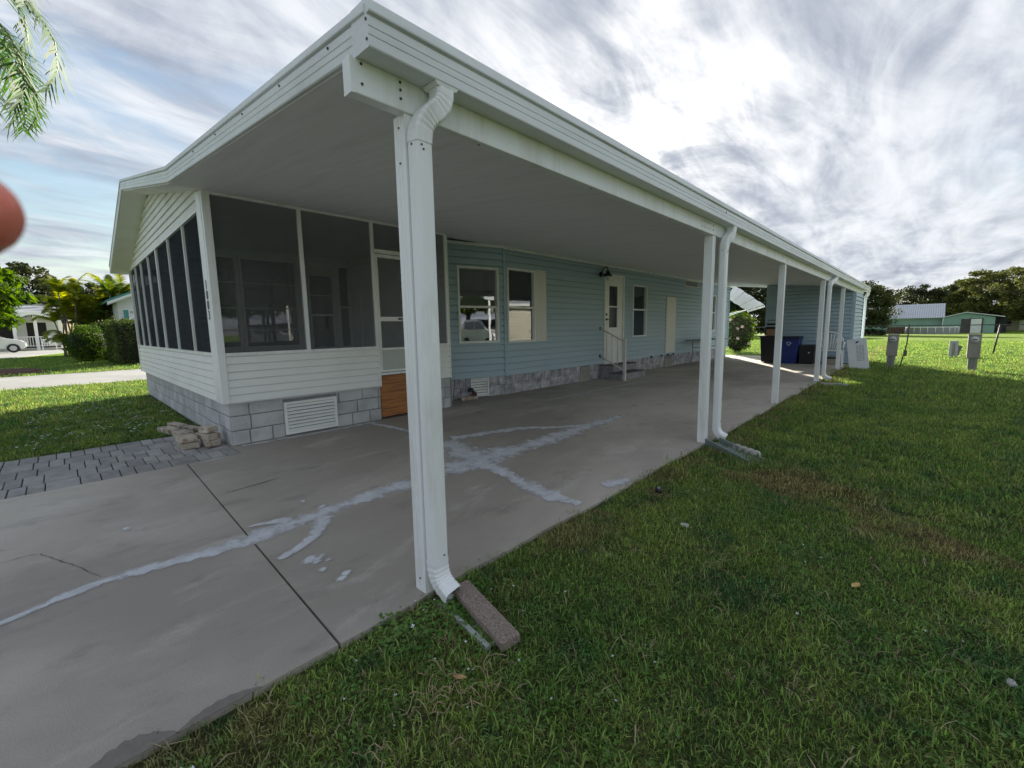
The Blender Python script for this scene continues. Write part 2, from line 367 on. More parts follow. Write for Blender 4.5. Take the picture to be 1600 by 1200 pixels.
def blocks(parent, w, z0, z1, rows, m, lens, joint=.008, proud=.012, holes=(), s0=0.0, s1=None, name='skirt_block', rnd=0.0):
    s1 = w.L if s1 is None else s1; h = (z1-z0)/rows
    mb = MB(); 
    for x, y in subtract((s0, s1), [(a, b) for a, b, za, zb in holes if za < z0+.05 and zb > z1-.05]): wbox(mb, w, x, y, z0-.02, z1, -.10, -.001)
    mb.build('skirt_wall', GROUT, parent)
    for r in range(rows):
        x = s0-random.random()*lens[0]
        while x < s1:
            ln = random.uniform(*lens); a, b = max(x, s0), min(x+ln, s1); x += ln
            if b-a < .03: continue
            za, zb = z0+r*h, z0+(r+1)*h
            for c, d in subtract((a, b), [(p, q) for p, q, u, v in holes if u < zb-.01 and v > za+.01]):
                if d-c < .03: continue
                jz = random.uniform(-rnd, rnd)*h
                parts = [(c, d, za, zb)]
                if rnd and d-c > .16 and random.random() < .5: md = (c+d)/2+random.uniform(-.03,.03); parts = [(c, md, za, zb), (md, d, za, zb)]
                for c2, d2, e, f in parts:
                    g = joint/2; k = .006; pr = proud*random.uniform(.6, 1.25)
                    v = [w.p(c2+g, e+g, 0), w.p(d2-g, e+g, 0), w.p(d2-g, f-g, 0), w.p(c2+g, f-g, 0),
                         w.p(c2+g, e+g, pr-k*.6), w.p(d2-g, e+g, pr-k*.6), w.p(d2-g, f-g, pr-k*.6), w.p(c2+g, f-g, pr-k*.6),
                         w.p(c2+g+k, e+g+k, pr), w.p(d2-g-k, e+g+k, pr), w.p(d2-g-k, f-g-k, pr), w.p(c2+g+k, f-g-k, pr)]
                    MB().add(v, [(3,2,1,0),(0,1,5,4),(1,2,6,5),(2,3,7,6),(3,0,4,7),(4,5,9,8),(5,6,10,9),(6,7,11,10),(7,4,8,11),(8,9,10,11)]).build(name, m, parent)
def window(parent, w, s0, s1, z0, z1, mid=None, blind=False, fw=.032, name='window', glass=GLASS, frame=WHITE, vm=(), hm=()):
    mb = MB(); o0, o1 = -.05, .038
    for a, b, c, d in ((s0, s1, z0, z0+fw), (s0, s1, z1-fw, z1), (s0, s0+fw, z0+fw, z1-fw), (s1-fw, s1, z0+fw, z1-fw)): wbox(mb, w, a, b, c, d, o0, o1)
    wn = mb.build(name, frame, parent)
    if mid:
        rl = MB(); wbox(rl, w, s0+fw, s1-fw, mid-.018, mid+.018, -.03, .018); wbox(rl, w, s0+fw, s0+fw+.014, z0+fw, mid-.018, -.02, .014); wbox(rl, w, s1-fw-.014, s1-fw, z0+fw, mid-.018, -.02, .014); rl.build('sash_rail', frame, wn)
    if vm or hm:
        rl = MB()
        for v in vm: wbox(rl, w, v-.012, v+.012, z0+fw, z1-fw, -.012, .008)
        for v in hm: wbox(rl, w, s0+fw, s1-fw, v-.006, v+.006, -.008, .004)
        rl.build('muntin', frame, wn)
    spans = [(z0+fw*.7, z1-fw*.7)] if not mid else [(z0+fw*.7, mid), (mid, z1-fw*.7)]
    for i, (a, b) in enumerate(spans):
        g = MB(); wbox(g, w, s0+fw*.7, s1-fw*.7, a, b, -.012-.010*i, -.008-.010*i); g.build('pane', glass, wn)
    bk = MB(); wbox(bk, w, s0, s1, z0, z1, -.52, -.50); wbox(bk, w, s0, s0+.01, z0, z1, -.5, -.05); wbox(bk, w, s1-.01, s1, z0, z1, -.5, -.05); wbox(bk, w, s0, s1, z0, z0+.01, -.5, -.05); wbox(bk, w, s0, s1, z1-.01, z1, -.5, -.05)
    bk.build('dark_room', DARK, wn)
    if blind:
        b_ = MB(); z = z1-fw-.02
        while z > z0+fw+.01:
            b_.hull([w.p(s0+fw, z, -.056), w.p(s1-fw, z, -.056), w.p(s1-fw, z+.002, -.056), w.p(s0+fw, z+.002, -.056)], [w.p(s0+fw, z-.028, -.040), w.p(s1-fw, z-.028, -.040), w.p(s1-fw, z-.026, -.040), w.p(s0+fw, z-.026, -.040)]); z -= .044
        tag(b_.build('blind_slats', BLIND, wn), kind='stuff')
    return wn
def vent(parent, w, s0, s1, z0, z1, n=7, fw=.022, m=WHITE2):
    mb = MB()
    for a, b, c, d in ((s0, s1, z0, z0+fw), (s0, s1, z1-fw, z1), (s0, s0+fw, z0+fw, z1-fw), (s1-fw, s1, z0+fw, z1-fw)): wbox(mb, w, a, b, c, d, -.02, .034)
    v = mb.build('vent', m, parent)
    h = (z1-z0-2*fw)/n
    wbox(MB(), w, s0+.004, s1-.004, z0+.004, z1-.004, .004, .008).build('vent_backing', DARK, v)
    for i in range(n):
        z = z0+fw+i*h; k = h*random.uniform(-.05, .12)
        MB().hull([w.p(s0+fw, z+.002, .030), w.p(s1-fw, z+.002+k*.4, .030), w.p(s1-fw, z+.006+k*.4, .030), w.p(s0+fw, z+.006, .030)],
                  [w.p(s0+fw, z+h*.72, .010), w.p(s1-fw, z+h*.72, .010), w.p(s1-fw, z+h*.72+.004, .010), w.p(s0+fw, z+h*.72+.004, .010)]).build('slat', m, v)
    return v
SCREW = None
def screw(parent, c, r=.005, n=(1,0,0)):
    """small fastener head as a part"""
    mb = MB(); c = Vector(c); n = Vector(n).normalized()
    mb.tube([c-n*.002, c+n*.003], r, 7, smooth=False); return mb.build('screw', RUST, parent, fix=False)

# ------------------------------------------------------------------ ground
def ground_z(x, y):
    z = -.022+.006*np.sin(x*1.9+.6)*np.sin(y*1.3+1.0)+.003*np.sin(x*4.1)*np.sin(y*3.7+2)
    far = np.clip((y-24)/56, 0, 1); z = z-.45*far*far*(3-2*far)*(np.abs(x) < 500)
    return z
def axis(a, b, near0, near1, fine, coarse):
    v = [near0]; 
    while v[-1] < near1: v.append(v[-1]+fine)
    st = fine
    while v[-1] < b: st = min(st*1.35, coarse); v.append(v[-1]+st)
    st = fine; u = [near0]
    while u[-1] > a: st = min(st*1.35, coarse); u.append(u[-1]-st)
    return np.array(sorted(set(u[1:]+v)))
gx = axis(-450, 450, -16, 6, .22, 30); gy = axis(-250, 900, -3, 26, .22, 30)
X, Y = np.meshgrid(gx, gy); Z = ground_z(X, Y)
ins = (X > -11.0) & (X < -1.75) & (Y > 1.25) & (Y < 16.8); Z = np.where(ins, -.09, Z)
ins = (X > -4.6) & (X < -1.75) & (Y < 1.3) & (Y > -30); Z = np.where(ins, -.09, Z)
nx, ny = len(gx), len(gy); idx = np.arange(nx*ny).reshape(ny, nx)
fc = np.stack([idx[:-1,:-1].ravel(), idx[:-1,1:].ravel(), idx[1:,1:].ravel(), idx[1:,:-1].ravel()], 1)
LAWN = bpy.data.materials.new('lawn_soil_and_thatch'); LAWN.use_nodes = True
def lawn_color(t, l, g):
    """shared lawn colour: returns colour socket from world position"""
    def nz(s, d=5, r=.6, sc=(1,1,1), off=(0,0,0), dist=0.0):
        mp_ = t.nodes.new('ShaderNodeMapping'); l(g.outputs['Position'], mp_.inputs[0]); mp_.inputs['Scale'].default_value = sc; mp_.inputs['Location'].default_value = off
        n = t.nodes.new('ShaderNodeTexNoise'); l(mp_.outputs[0], n.inputs['Vector']); n.inputs['Scale'].default_value = s; n.inputs['Detail'].default_value = d; n.inputs['Roughness'].default_value = r; n.inputs['Distortion'].default_value = dist
        return n.outputs['Fac']
    def mr(v, a, b_, c=0, d=1):
        n = t.nodes.new('ShaderNodeMapRange'); l(v, n.inputs[0]); n.interpolation_type = 'SMOOTHSTEP'
        for i, x in enumerate((a, b_, c, d)): n.inputs[i+1].default_value = x
        return n.outputs[0]
    def mt(op, a, b_=None):
        n = t.nodes.new('ShaderNodeMath'); n.operation = op
        for i, v in enumerate((a, b_)):
            if v is None: continue
            if isinstance(v, (int, float)): n.inputs[i].default_value = v
            else: l(v, n.inputs[i])
        return n.outputs[0]
    def mx(f, a, b_):
        n = t.nodes.new('ShaderNodeMix'); n.data_type = 'RGBA'; l(f, n.inputs[0])
        for i, v in ((6, a), (7, b_)):
            if isinstance(v, tuple): n.inputs[i].default_value = (*v, 1)
            else: l(v, n.inputs[i])
        return n.outputs[2]
    def spot(cx, cy, r0, r1, sx=1, sy=1):
        v = t.nodes.new('ShaderNodeVectorMath'); v.operation = 'SUBTRACT'; l(g.outputs['Position'], v.inputs[0]); v.inputs[1].default_value = (cx, cy, 0)
        v2 = t.nodes.new('ShaderNodeVectorMath'); v2.operation = 'MULTIPLY'; l(v.outputs[0], v2.inputs[0]); v2.inputs[1].default_value = (sx, sy, 0)
        v3 = t.nodes.new('ShaderNodeVectorMath'); v3.operation = 'LENGTH'; l(v2.outputs[0], v3.inputs[0])
        return mr(mt('ADD', v3.outputs['Value'], mr(w1, .3, .7, -.25, .25)), r0, r1, 1, 0)
    w1 = nz(3.5, 5)
    c = mx(mr(nz(1.1, 6, .7), .40, .60), (0.120, 0.205, 0.052), (0.215, 0.285, 0.078))
    c = mx(mr(nz(2.6, 6, .7, off=(5, 2, 0)), .50, .62, 0, .9), c, (0.070, 0.150, 0.055))
    c = mx(mr(nz(7, 5, .7, off=(1, 4, 0)), .52, .66, 0, .6), c, (0.270, 0.310, 0.105))
    dry = mt('MAXIMUM', spot(-.60, 3.60, .10, .75, .9, 1.4), mr(nz(2.3, 7, .75, off=(2.2, 7.7, 0)), .60, .70, 0, .65))
    sx = t.nodes.new('ShaderNodeSeparateXYZ'); l(g.outputs['Position'], sx.inputs[0])
    edge = mr(mt('ABSOLUTE', mt('ADD', sx.outputs[0], 1.42)), .06, .34, .75, 0)
    dry = mt('MAXIMUM', dry, mt('MULTIPLY', edge, mr(nz(2.2, 4, off=(9, 1, 0)), .42, .58)))
    dry = mt('MAXIMUM', dry, spot(.1, 3.1, .0, .42, .9, 1.6))
    yl = mx(mr(nz(4, 3), .4, .6), (0.300, 0.245, 0.125), (0.190, 0.125, 0.075))
    return mx(mt('MULTIPLY', dry, .8), c, yl), nz, mr, mx
t = LAWN.node_tree; l = t.links.new; g = t.nodes.new('ShaderNodeNewGeometry')
c, nz, mr, mx = lawn_color(t, l, g)
c2 = mx(mr(nz(45, 6, .75), .36, .58, .2, .85), c, (0.050, 0.042, 0.022))
# beyond the built blades (far lawn) the colour of the blades themselves takes over
dn = t.nodes.new('ShaderNodeVectorMath'); dn.operation = 'LENGTH'; l(g.outputs['Position'], dn.inputs[0])
farc = mx(mr(nz(.35, 6, .7, sc=(1, 2.2, 1)), .35, .65), (0.150, 0.260, 0.018), (0.220, 0.310, 0.030))
c3 = mx(mr(dn.outputs['Value'], 18, 34), c2, farc)
b = t.nodes['Principled BSDF']; l(c3, b.inputs['Base Color']); b.inputs['Roughness'].default_value = .95; b.inputs['Specular IOR Level'].default_value = .1
bp = t.nodes.new('ShaderNodeBump'); bp.inputs['Strength'].default_value = .9; bp.inputs['Distance'].default_value = .03; l(nz(38, 6, .8), bp.inputs['Height']); l(bp.outputs[0], b.inputs['Normal'])
ground = tag(fastmesh('lawn', np.stack([X.ravel(), Y.ravel(), Z.ravel()], 1), fc, LAWN, smooth=True), 'green lawn with dry patches around the house and beyond', kind='structure')

# driveway and carport slab, cut by joints into separate panels
drive = bpy.data.objects.new('driveway', None); COL.objects.link(drive); tag(drive, 'grey concrete driveway and carport floor with white crack filler', kind='structure')
def wob(x, y): return x+.010*math.sin(y*3.1)+.006*math.sin(y*8.3+1)
def edge_pts(y0, y1, st=.3):
    n = max(2, int((y1-y0)/st)); return [(wob(-1.5, y0+(y1-y0)*i/n), y0+(y1-y0)*i/n) for i in range(n+1)]
g_ = .005
panels = [[(-4.70, -14), *edge_pts(-14, .600), (-4.70, .678)],
          [(-4.70, .678+2*g_), *edge_pts(.600+2*g_, 5.035-g_), (-5.75, 5.035-g_), (-5.75, 1.112), (-4.70, 1.112)],
          [(-5.75, 5.035+g_), *edge_pts(5.035+g_, 9.6-g_), (-5.75, 9.6-g_)],
          [(-5.75, 9.6+g_), *edge_pts(9.6+g_, 14.05), (-1.46, 14.2-g_), (-5.75, 14.2-g_)],
          [(-5.75, 14.2+g_), (-1.46, 14.2+g_), (-1.46, 17.0), (-3.4, 17.6), (-5.75, 17.6)]]
for p in panels: MB().prism(p, -.14, 0).build('slab_panel', CONC, drive)
# crack filler: thin irregular skins a few mm thick
FILL = bpy.data.materials.new('pale_crack_filler'); FILL.use_nodes = True
t = FILL.node_tree; l = t.links.new; b = t.nodes['Principled BSDF']; g = t.nodes.new('ShaderNodeNewGeometry')
def nz2(s, d=6, r=.65):
    n = t.nodes.new('ShaderNodeTexNoise'); l(g.outputs['Position'], n.inputs['Vector']); n.inputs['Scale'].default_value = s; n.inputs['Detail'].default_value = d; n.inputs['Roughness'].default_value = r; return n.outputs['Fac']
at = t.nodes.new('ShaderNodeAttribute'); at.attribute_name = 'edge'
ad = t.nodes.new('ShaderNodeMath'); ad.operation = 'MULTIPLY_ADD'; l(nz2(7, 8, .72), ad.inputs[0]); ad.inputs[1].default_value = 1.5; l(at.outputs['Fac'], ad.inputs[2])
r = t.nodes.new('ShaderNodeMapRange'); l(ad.outputs[0], r.inputs[0]); r.inputs[1].default_value = .86; r.inputs[2].default_value = 1.28; r.inputs[3].default_value = 0; r.inputs[4].default_value = .9
l(r.outputs[0], b.inputs['Alpha'])
mxx = t.nodes.new('ShaderNodeMix'); mxx.data_type = 'RGBA'; rr = t.nodes.new('ShaderNodeMapRange'); l(nz2(9), rr.inputs[0]); rr.inputs[1].default_value = .35; rr.inputs[2].default_value = .65
l(rr.outputs[0], mxx.inputs[0]); mxx.inputs[6].default_value = (.56, .56, .58, 1); mxx.inputs[7].default_value = (.74, .75, .78, 1); l(mxx.outputs[2], b.inputs['Base Color']); b.inputs['Roughness'].default_value = .8
def filler(pts, k=.57, z=.0035, name='crack_filler', m=FILL):
    P = np.array([p[:2] for p in pts]); w = np.array([max(p[2], .05)*k for p in pts])
    seg = np.linalg.norm(np.diff(P, axis=0), axis=1); cum = np.concatenate([[0], np.cumsum(seg)]); n = max(4, int(cum[-1]/.03)); s = np.linspace(0, cum[-1], n)
    Px = np.interp(s, cum, P[:,0]); Py = np.interp(s, cum, P[:,1]); w = np.interp(s, cum, w)
    ker = np.ones(7)/7
    if n > 14:
        Pxs = np.convolve(np.pad(Px, 3, 'edge'), ker, 'valid'); Pys = np.convolve(np.pad(Py, 3, 'edge'), ker, 'valid'); Px, Py = Pxs, Pys
    T = np.stack([np.gradient(Px), np.gradient(Py)], 1); T /= np.linalg.norm(T, axis=1)[:,None]+1e-9; Nn = np.stack([-T[:,1], T[:,0]], 1)
    lv = [-1, -.6, 0, .6, 1]; ed = [0, .42, .62, .42, 0]; vs = []; at = []
    rl = np.random.uniform(.75, 1.35, n); rr_ = np.random.uniform(.75, 1.35, n)
    for i in range(n):
        for q, e in zip(lv, ed):
            ww = w[i]*.62*(rl[i] if q < 0 else rr_[i]); vs.append((Px[i]+Nn[i,0]*q*ww, Py[i]+Nn[i,1]*q*ww, z+.0007*(1-abs(q)))); at.append(e if 0 < i < n-1 else 0)
    fs = [(i*5+k_, i*5+k_+1, (i+1)*5+k_+1, (i+1)*5+k_) for i in range(n-1) for k_ in range(4)]
    o = MB().add(vs, fs).build(name, m, drive, fix=False); a = o.data.attributes.new('edge', 'FLOAT', 'POINT'); a.data.foreach_set('value', at); return o
filler([(-2.6,-.345,.058),(-2.629,-.282,.073),(-2.663,-.177,.091),(-2.702,-.06,.126),(-2.732,.049,.134),(-2.704,.163,.152),(-2.697,.287,.158),(-2.665,.417,.163),(-2.647,.559,.256),(-2.681,.73,.297),(-2.684,.836,.272),(-2.71,1.12,.242),(-2.75,1.511,.339),(-2.754,1.786,.319),(-2.772,2.108,.429),(-2.78,2.395,.628),(-2.803,2.815,.648),(-2.768,3.048,.415),(-2.746,3.317,.502),(-2.787,3.932,.433),(-2.8,4.484,.33),(-2.772,5.02,.171)])
filler([(-2.3,.628,.056),(-2.335,.748,.09),(-2.403,.874,.116),(-2.585,1.005,.196),(-2.69,1.04,.2)], z=.0045)
filler([(-2.855,.655,.05),(-2.80,.80,.11),(-2.74,.89,.2)], z=.0042)
for q in ((-2.16,.80,.06),(-2.135,.79,.035),(-2.045,.775,.04),(-2.11,.83,.03),(-1.90,.80,.035),(-1.93,.835,.025),(-3.0,1.04,.06),(-2.82,1.10,.07)): filler([(q[0]-.02,q[1]-.015,q[2]*.6),(q[0],q[1],q[2]*1.5),(q[0]+.02,q[1]+.02,q[2]*.6)], k=.9, z=.0048)
filler([(-2.78,2.395,.479),(-2.463,2.396,.293),(-2.256,2.331,.175),(-2.0,2.265,.28),(-1.79,2.226,.274),(-1.652,2.258,.153),(-1.52,2.241,.142)], k=.6, z=.005)
filler([(-3.558,2.637,.314),(-3.18,2.582,.453),(-2.865,2.469,.587)], k=.7, z=.0045)
filler([(-3.59,2.746,.327),(-3.484,3.012,.228),(-3.415,3.335,.276),(-3.24,3.683,.258),(-2.975,3.942,.195),(-2.822,4.24,.137)], k=.6, z=.0055)
filler([(-4.957,2.586,.118),(-4.593,2.657,.217),(-4.129,2.666,.158),(-3.6,2.64,.2)], k=.45, z=.0045)
filler([(-4.298,5.278,.122),(-4.281,6.038,.214),(-4.305,7.109,.265),(-4.164,8.977,.241)], k=.35)
filler([(-2.804,5.05,.128),(-2.605,5.088,.083)], k=.5)
filler([(-2.208,.726,.05),(-2.179,.769,.11),(-2.175,.822,.05)], k=.9)
filler([(-3.382,.138,.04),(-3.378,.164,.1),(-3.386,.19,.04)], k=.9)
filler([(-1.631,2.621,.13),(-1.595,2.738,.19),(-1.554,2.901,.087)], k=.7)
filler([(-5.0,1.16,.10),(-4.97,1.9,.12),(-4.98,2.7,.10)], k=.8)
CRK = mat('dark_hairline_crack', (.10, .09, .08), .9, .2)
def crack(pts, w=.004):
    vs = []; P = []
    for (a, b), (c, d) in zip(pts[:-1], pts[1:]):
        n = max(2, int(math.hypot(c-a, d-b)/.03))
        P += [(a+(c-a)*i/n+random.uniform(-.004,.004), b+(d-b)*i/n+random.uniform(-.004,.004)) for i in range(n)]
    for i, (x, y) in enumerate(P):
        ww = w*random.uniform(.5, 1.3)*min(1, .2+i/5, .2+(len(P)-1-i)/5); vs += [(x-ww*.7, y-ww*.7, .0028), (x+ww*.7, y+ww*.7, .0028)]
    MB().add(vs, [(2*i, 2*i+1, 2*i+3, 2*i+2) for i in range(len(P)-1)]).build('hairline_crack', CRK, drive, fix=False)
crack([(-3.59,.66),(-3.62,.92),(-3.67,1.16)], .006); crack([(-3.75,-.42),(-3.53,-.32),(-3.52,-.22)])
crack([(-3.35,-.33),(-3.362,-.226),(-3.338,-.186),(-3.063,-.075),(-2.833,.009),(-2.74,.04)], .005)
crack([(-2.15,.66),(-2.0,.9)], .002)
STN = mat('damp_dark_concrete', (0.20, 0.18, 0.155), .8, .15, 30)
def scallop(y0, y1, w, n=22): return [(-1.489, y0)]+[(-1.489-w*math.sin(math.pi*i/n)**.8*(1+.08*math.sin(i*1.9)), y0+(y1-y0)*i/n) for i in range(1, n)]+[(-1.489, y1)]
poly = scallop(-.10, .125, .078); poly2 = scallop(.118, .345, .042)
for pl in (poly, poly2): MB().prism(pl, .001, .0024).build('damp_stain', STN, drive)

# paver strip beside the driveway
pav = bpy.data.objects.new('paver_path', None); COL.objects.link(pav); tag(pav, 'strip of grey concrete pavers between the driveway and the front lawn', kind='structure')
PAV = mat('grey_paver', (0.36, 0.345, 0.335), .9, .14, 14, bump=.4, bs=60, col2=(.26,.245,.24), c2s=5, ir=.16)
MB().bx(-6.17, -4.715, -7.0, 1.11, -.12, -.030).build('joint_sand', mat('joint_sand', (.13,.12,.105), .95, .2), pav)
cnt = 0
for r in range(5):
    x0 = -6.17+r*.290; y = 1.10-random.random()*.06; first = True
    while y > -1.6:
        ln = random.choice([.098, .098, .12, .12, .195]); y1 = y-ln; 
        if first: y = 1.108; first = False
        for xa, xb in (((x0, x0+.29),) if ln > .11 or random.random() < .75 else ((x0, x0+.145), (x0+.145, x0+.29))):
            MB().bx(xa+.004, xb-.003, y1+.004, y-.003, -.055, -.004+random.uniform(-.004, .003)).build('paver', PAV, pav, bevel=.005)
        y = y1
mb = MB()
for r in range(5):
    x0 = -6.17+r*.29; y = -1.80
    while y > -7: mb.bx(x0+.004, x0+.286, y-.105, y, -.055, -.005); y -= .11
tag(mb.build('far_pavers', PAV, pav), kind='stuff')

# neighbour's driveway, walk and the mulch bed on the left
tag(MB().prism([(-19.3,-25),(-14.6,-25),(-14.6,14),(-19.3,14)], -.05, -.006).build('neighbour_driveway', CONC2), 'pale concrete driveway crossing the front lawn', kind='structure')
tag(MB().prism([(-36,-6),(-33.6,-6),(-34.2,-2.6),(-47,.9),(-58,1.0),(-58,-.6)], -.05, -.004).build('walkway', CONC2), 'pale concrete walkway to the white neighbouring porch', kind='structure')
tag(MB().prism([(-8,58),(14,57),(14,58.2),(-8,59.4)], -.6, -.33).build('far_path', CONC2), 'pale path crossing the far lawn', kind='structure')
MULCH = mat('red_brown_mulch', (.085, .035, .022), .95, .5, 30, bump=1.0, bs=60)
v = [(-21.7+1.9*math.cos(a)*random.uniform(.9,1.1), -1.6+1.25*math.sin(a)*random.uniform(.9,1.1)) for a in np.linspace(0, 2*math.pi, 20)[:-1]]
tag(MB().hull([(x,y,-.05) for x,y in v], [((x+21.7)*.8-21.7,(y+1.6)*.8-1.6,.06) for x,y in v]).build('mulch_bed', MULCH), 'low red brown mulch bed beside the pale driveway on the left', 'mulch bed')

# ------------------------------------------------------------------ carport
cp = thing('carport', 'long white aluminium carport roof on slim posts along the side of the house', 'carport', (-3.3, 9, 0))
XB = -1.5; SL = .111
def cz(x): return 2.094+(XB-x)*SL            # underside of the roof pans
YE = 17.85                                   # far end of the roof
y = .835
while y < YE-.05:
    y1 = min(y+.6, YE); mb = MB()
    x0, x1 = -5.30, XB+.02; 
    if y1 <= 3.96: x0 = -5.06
    if y > 17.0: x0 = -3.75
    mb.hull([(x1,y+.0006,cz(x1)),(x1,y1-.0006,cz(x1)),(x0,y1-.0006,cz(x0)),(x0,y+.0006,cz(x0))], [(x1,y+.0006,cz(x1)+.075),(x1,y1-.0006,cz(x1)+.075),(x0,y1-.0006,cz(x0)+.075),(x0,y+.0006,cz(x0)+.075)])
    mb.hull([(x1,y-.008,cz(x1)+.001),(x1,y+.008,cz(x1)+.001),(x0,y+.008,cz(x0)+.001),(x0,y-.008,cz(x0)+.001)], [(x1,y-.003,cz(x1)-.0012),(x1,y+.003,cz(x1)-.0012),(x0,y+.003,cz(x0)-.0012),(x0,y-.003,cz(x0)-.0012)])
    mb.build('roof_panel', CEIL, cp); y = y1
# beam under the roof edge
def boxlen(y0, y1): return MB().bx(XB-.050, XB, y0, y1, 1.974, 2.089)
boxlen(.79, 4.345).build('beam', WHITE, cp, bevel=.003); boxlen(4.348, 10.40).build('beam', WHITE, cp, bevel=.003); boxlen(10.403, 17.0).build('beam', WHITE, cp, bevel=.003)
MB().bx(XB-.052, XB+.001, .788, .80, 1.972, 2.091).build('beam_cap', WHITE, cp)
# gutter: profile swept along Y with a step under the top band
def sweepY(prof, y0, y1, name, m, parent):
    n = len(prof); return MB().add([(x, y0, z) for x, z in prof]+[(x, y1, z) for x, z in prof], [tuple(range(n-1,-1,-1)), tuple(range(n,2*n))]+[(i,(i+1)%n,n+(i+1)%n,n+i) for i in range(n)]).build(name, m, parent)
gp = [(-1.515,2.092),(-1.510,2.088),(-1.407,2.084),(-1.404,2.088),(-1.404,2.116),(-1.407,2.118),(-1.407,2.121),(-1.404,2.123),(-1.404,2.143),(-1.407,2.145),(-1.407,2.148),(-1.404,2.150),(-1.404,2.178),(-1.412,2.181),(-1.412,2.186),(-1.396,2.188),(-1.394,2.192),(-1.398,2.226),(-1.408,2.234),(-1.515,2.238)]
YS = [.8105, 4.32, 9.1, 13.8, YE]
for i, (a, b_) in enumerate(zip(YS[:-1], YS[1:])): sweepY(gp, a, b_-.003, 'gutter', FASC, cp)
# front rake fascia, same section turned to face the street
def rake(P0, P1, parent, y=.815, name='rake_fascia', m=FASC, ht=.132, flip=1):
    """P0,P1 = (x, z of lower edge); faces -Y"""
    sec = [(0,.0),(-.004,.004),(-.004,.030),(-.001,.032),(-.001,.036),(-.004,.038),(-.004,.058),(-.001,.060),(-.001,.064),(-.004,.066),(-.004,.094),(.006,.097),(.006,.101),(-.010,.103),(-.012,.106),(-.010,ht),(.02,ht+.004),(.075,ht+.004),(.075,.0)]
    n = len(sec); a = [(P0[0], y+o, P0[1]+h) for o, h in sec]; b = [(P1[0], y+o, P1[1]+h) for o, h in sec]
    return MB().add(a+b, [tuple(range(n-1,-1,-1)), tuple(range(n,2*n))]+[(i,(i+1)%n,n+(i+1)%n,n+i) for i in range(n)]).build(name, m, parent)
rake((-1.420, 2.0869), (-4.935, 2.480), cp)
sweepY([(-5.06,cz(-5.06)+.075),(-5.06,cz(-5.06)+.115),(-1.51,2.235),(-1.51,2.17)], .86, YE-.01, 'roof_skin', METROOF, cp)
for yy in (1.4, 2.3, 3.4, 5.0, 6.6): screw(cp, (-1.525, yy, 1.9735), .004, (0,0,-1))
for p in ((-1.4995,.83,2.075),(-1.4995,.83,2.01),(-1.4995,.985,2.072),(-1.4995,.985,2.045),(-1.4995,.985,2.015)): screw(cp, p, .005)
for p in ((-1.415,.8105,2.17),(-1.415,.8105,2.11),(-1.70,.809,2.20),(-2.2,.809,2.255),(-2.75,.809,2.317),(-3.3,.809,2.38),(-3.9,.809,2.445)): screw(cp, p, .005, (0,-1,0))
for k in range(10):
    screw(cp, (-1.4995, 4.00+.045*(k//2), 2.06-.05*(k % 2)), .004)
for p in ((-1.4995,4.27,2.055),(-1.4995,4.27,2.015),(-1.4035,4.305,2.16),(-1.4995,7.15,2.02),(-1.4995,7.18,2.00)): screw(cp, p, .006)
# posts
for yy in (1.04, 4.33, 7.15, 10.4, 13.15):
    mb = MB().bx(XB-.083, XB-.008, yy-.038, yy+.038, 0.0, 1.974)
    for dy in (-.018, .012): mb.bx(XB-.008, XB-.0065, yy+dy, yy+dy+.006, 0, 1.974)
    for dx in (-.055, -.035): mb.bx(XB+dx-.006, XB+dx, yy-.0395, yy-.038, 0, 1.974)
    mb.build('post', WHITE, cp, bevel=0)
for z in (1.93, 1.80, .06): screw(cp, (XB-.045, 1.0005, z), .004, (0,-1,0))
MB().bx(XB-.095, XB+.0, 10.33, 10.48, 0.001, .006).build('post_foot', WHITE, cp)
# downspouts: rectangular tube with crimped elbows
def sweep_rect(path, w, d, parent, name, m, ribs=()):
    P = [Vector(p) for p in path]; vs = []; fs = []; n = 8; c = .010
    A0 = Vector((1,0,0))
    for i, p in enumerate(P):
        T = (P[min(i+1,len(P)-1)]-P[max(i-1,0)]).normalized(); A = (A0-T*A0.dot(T)).normalized(); B = T.cross(A)
        k = 1.0
        for a, b in ribs:
            if a <= i <= b and (i-a) % 2 == 1: k = .955
        a, b = w/2*k, d/2*k
        for x, y in ((a-c,b),(a,b-c),(a,-b+c),(a-c,-b),(-a+c,-b),(-a,-b+c),(-a,b-c),(-a+c,b)): vs.append(p+A*x+B*y)
    for i in range(len(P)-1):
        for k in range(n): k2 = (k+1) % n; fs.append((i*n+k, i*n+k2, (i+1)*n+k2, (i+1)*n+k))
    return MB().add(vs, fs).build(name, m, parent)
def bez(a, b, c, d, n):
    a, b, c, d = map(Vector, (a, b, c, d)); return [a*(1-t)**3+b*3*t*(1-t)**2+c*3*t*t*(1-t)+d*t**3 for t in np.linspace(0, 1, n)]
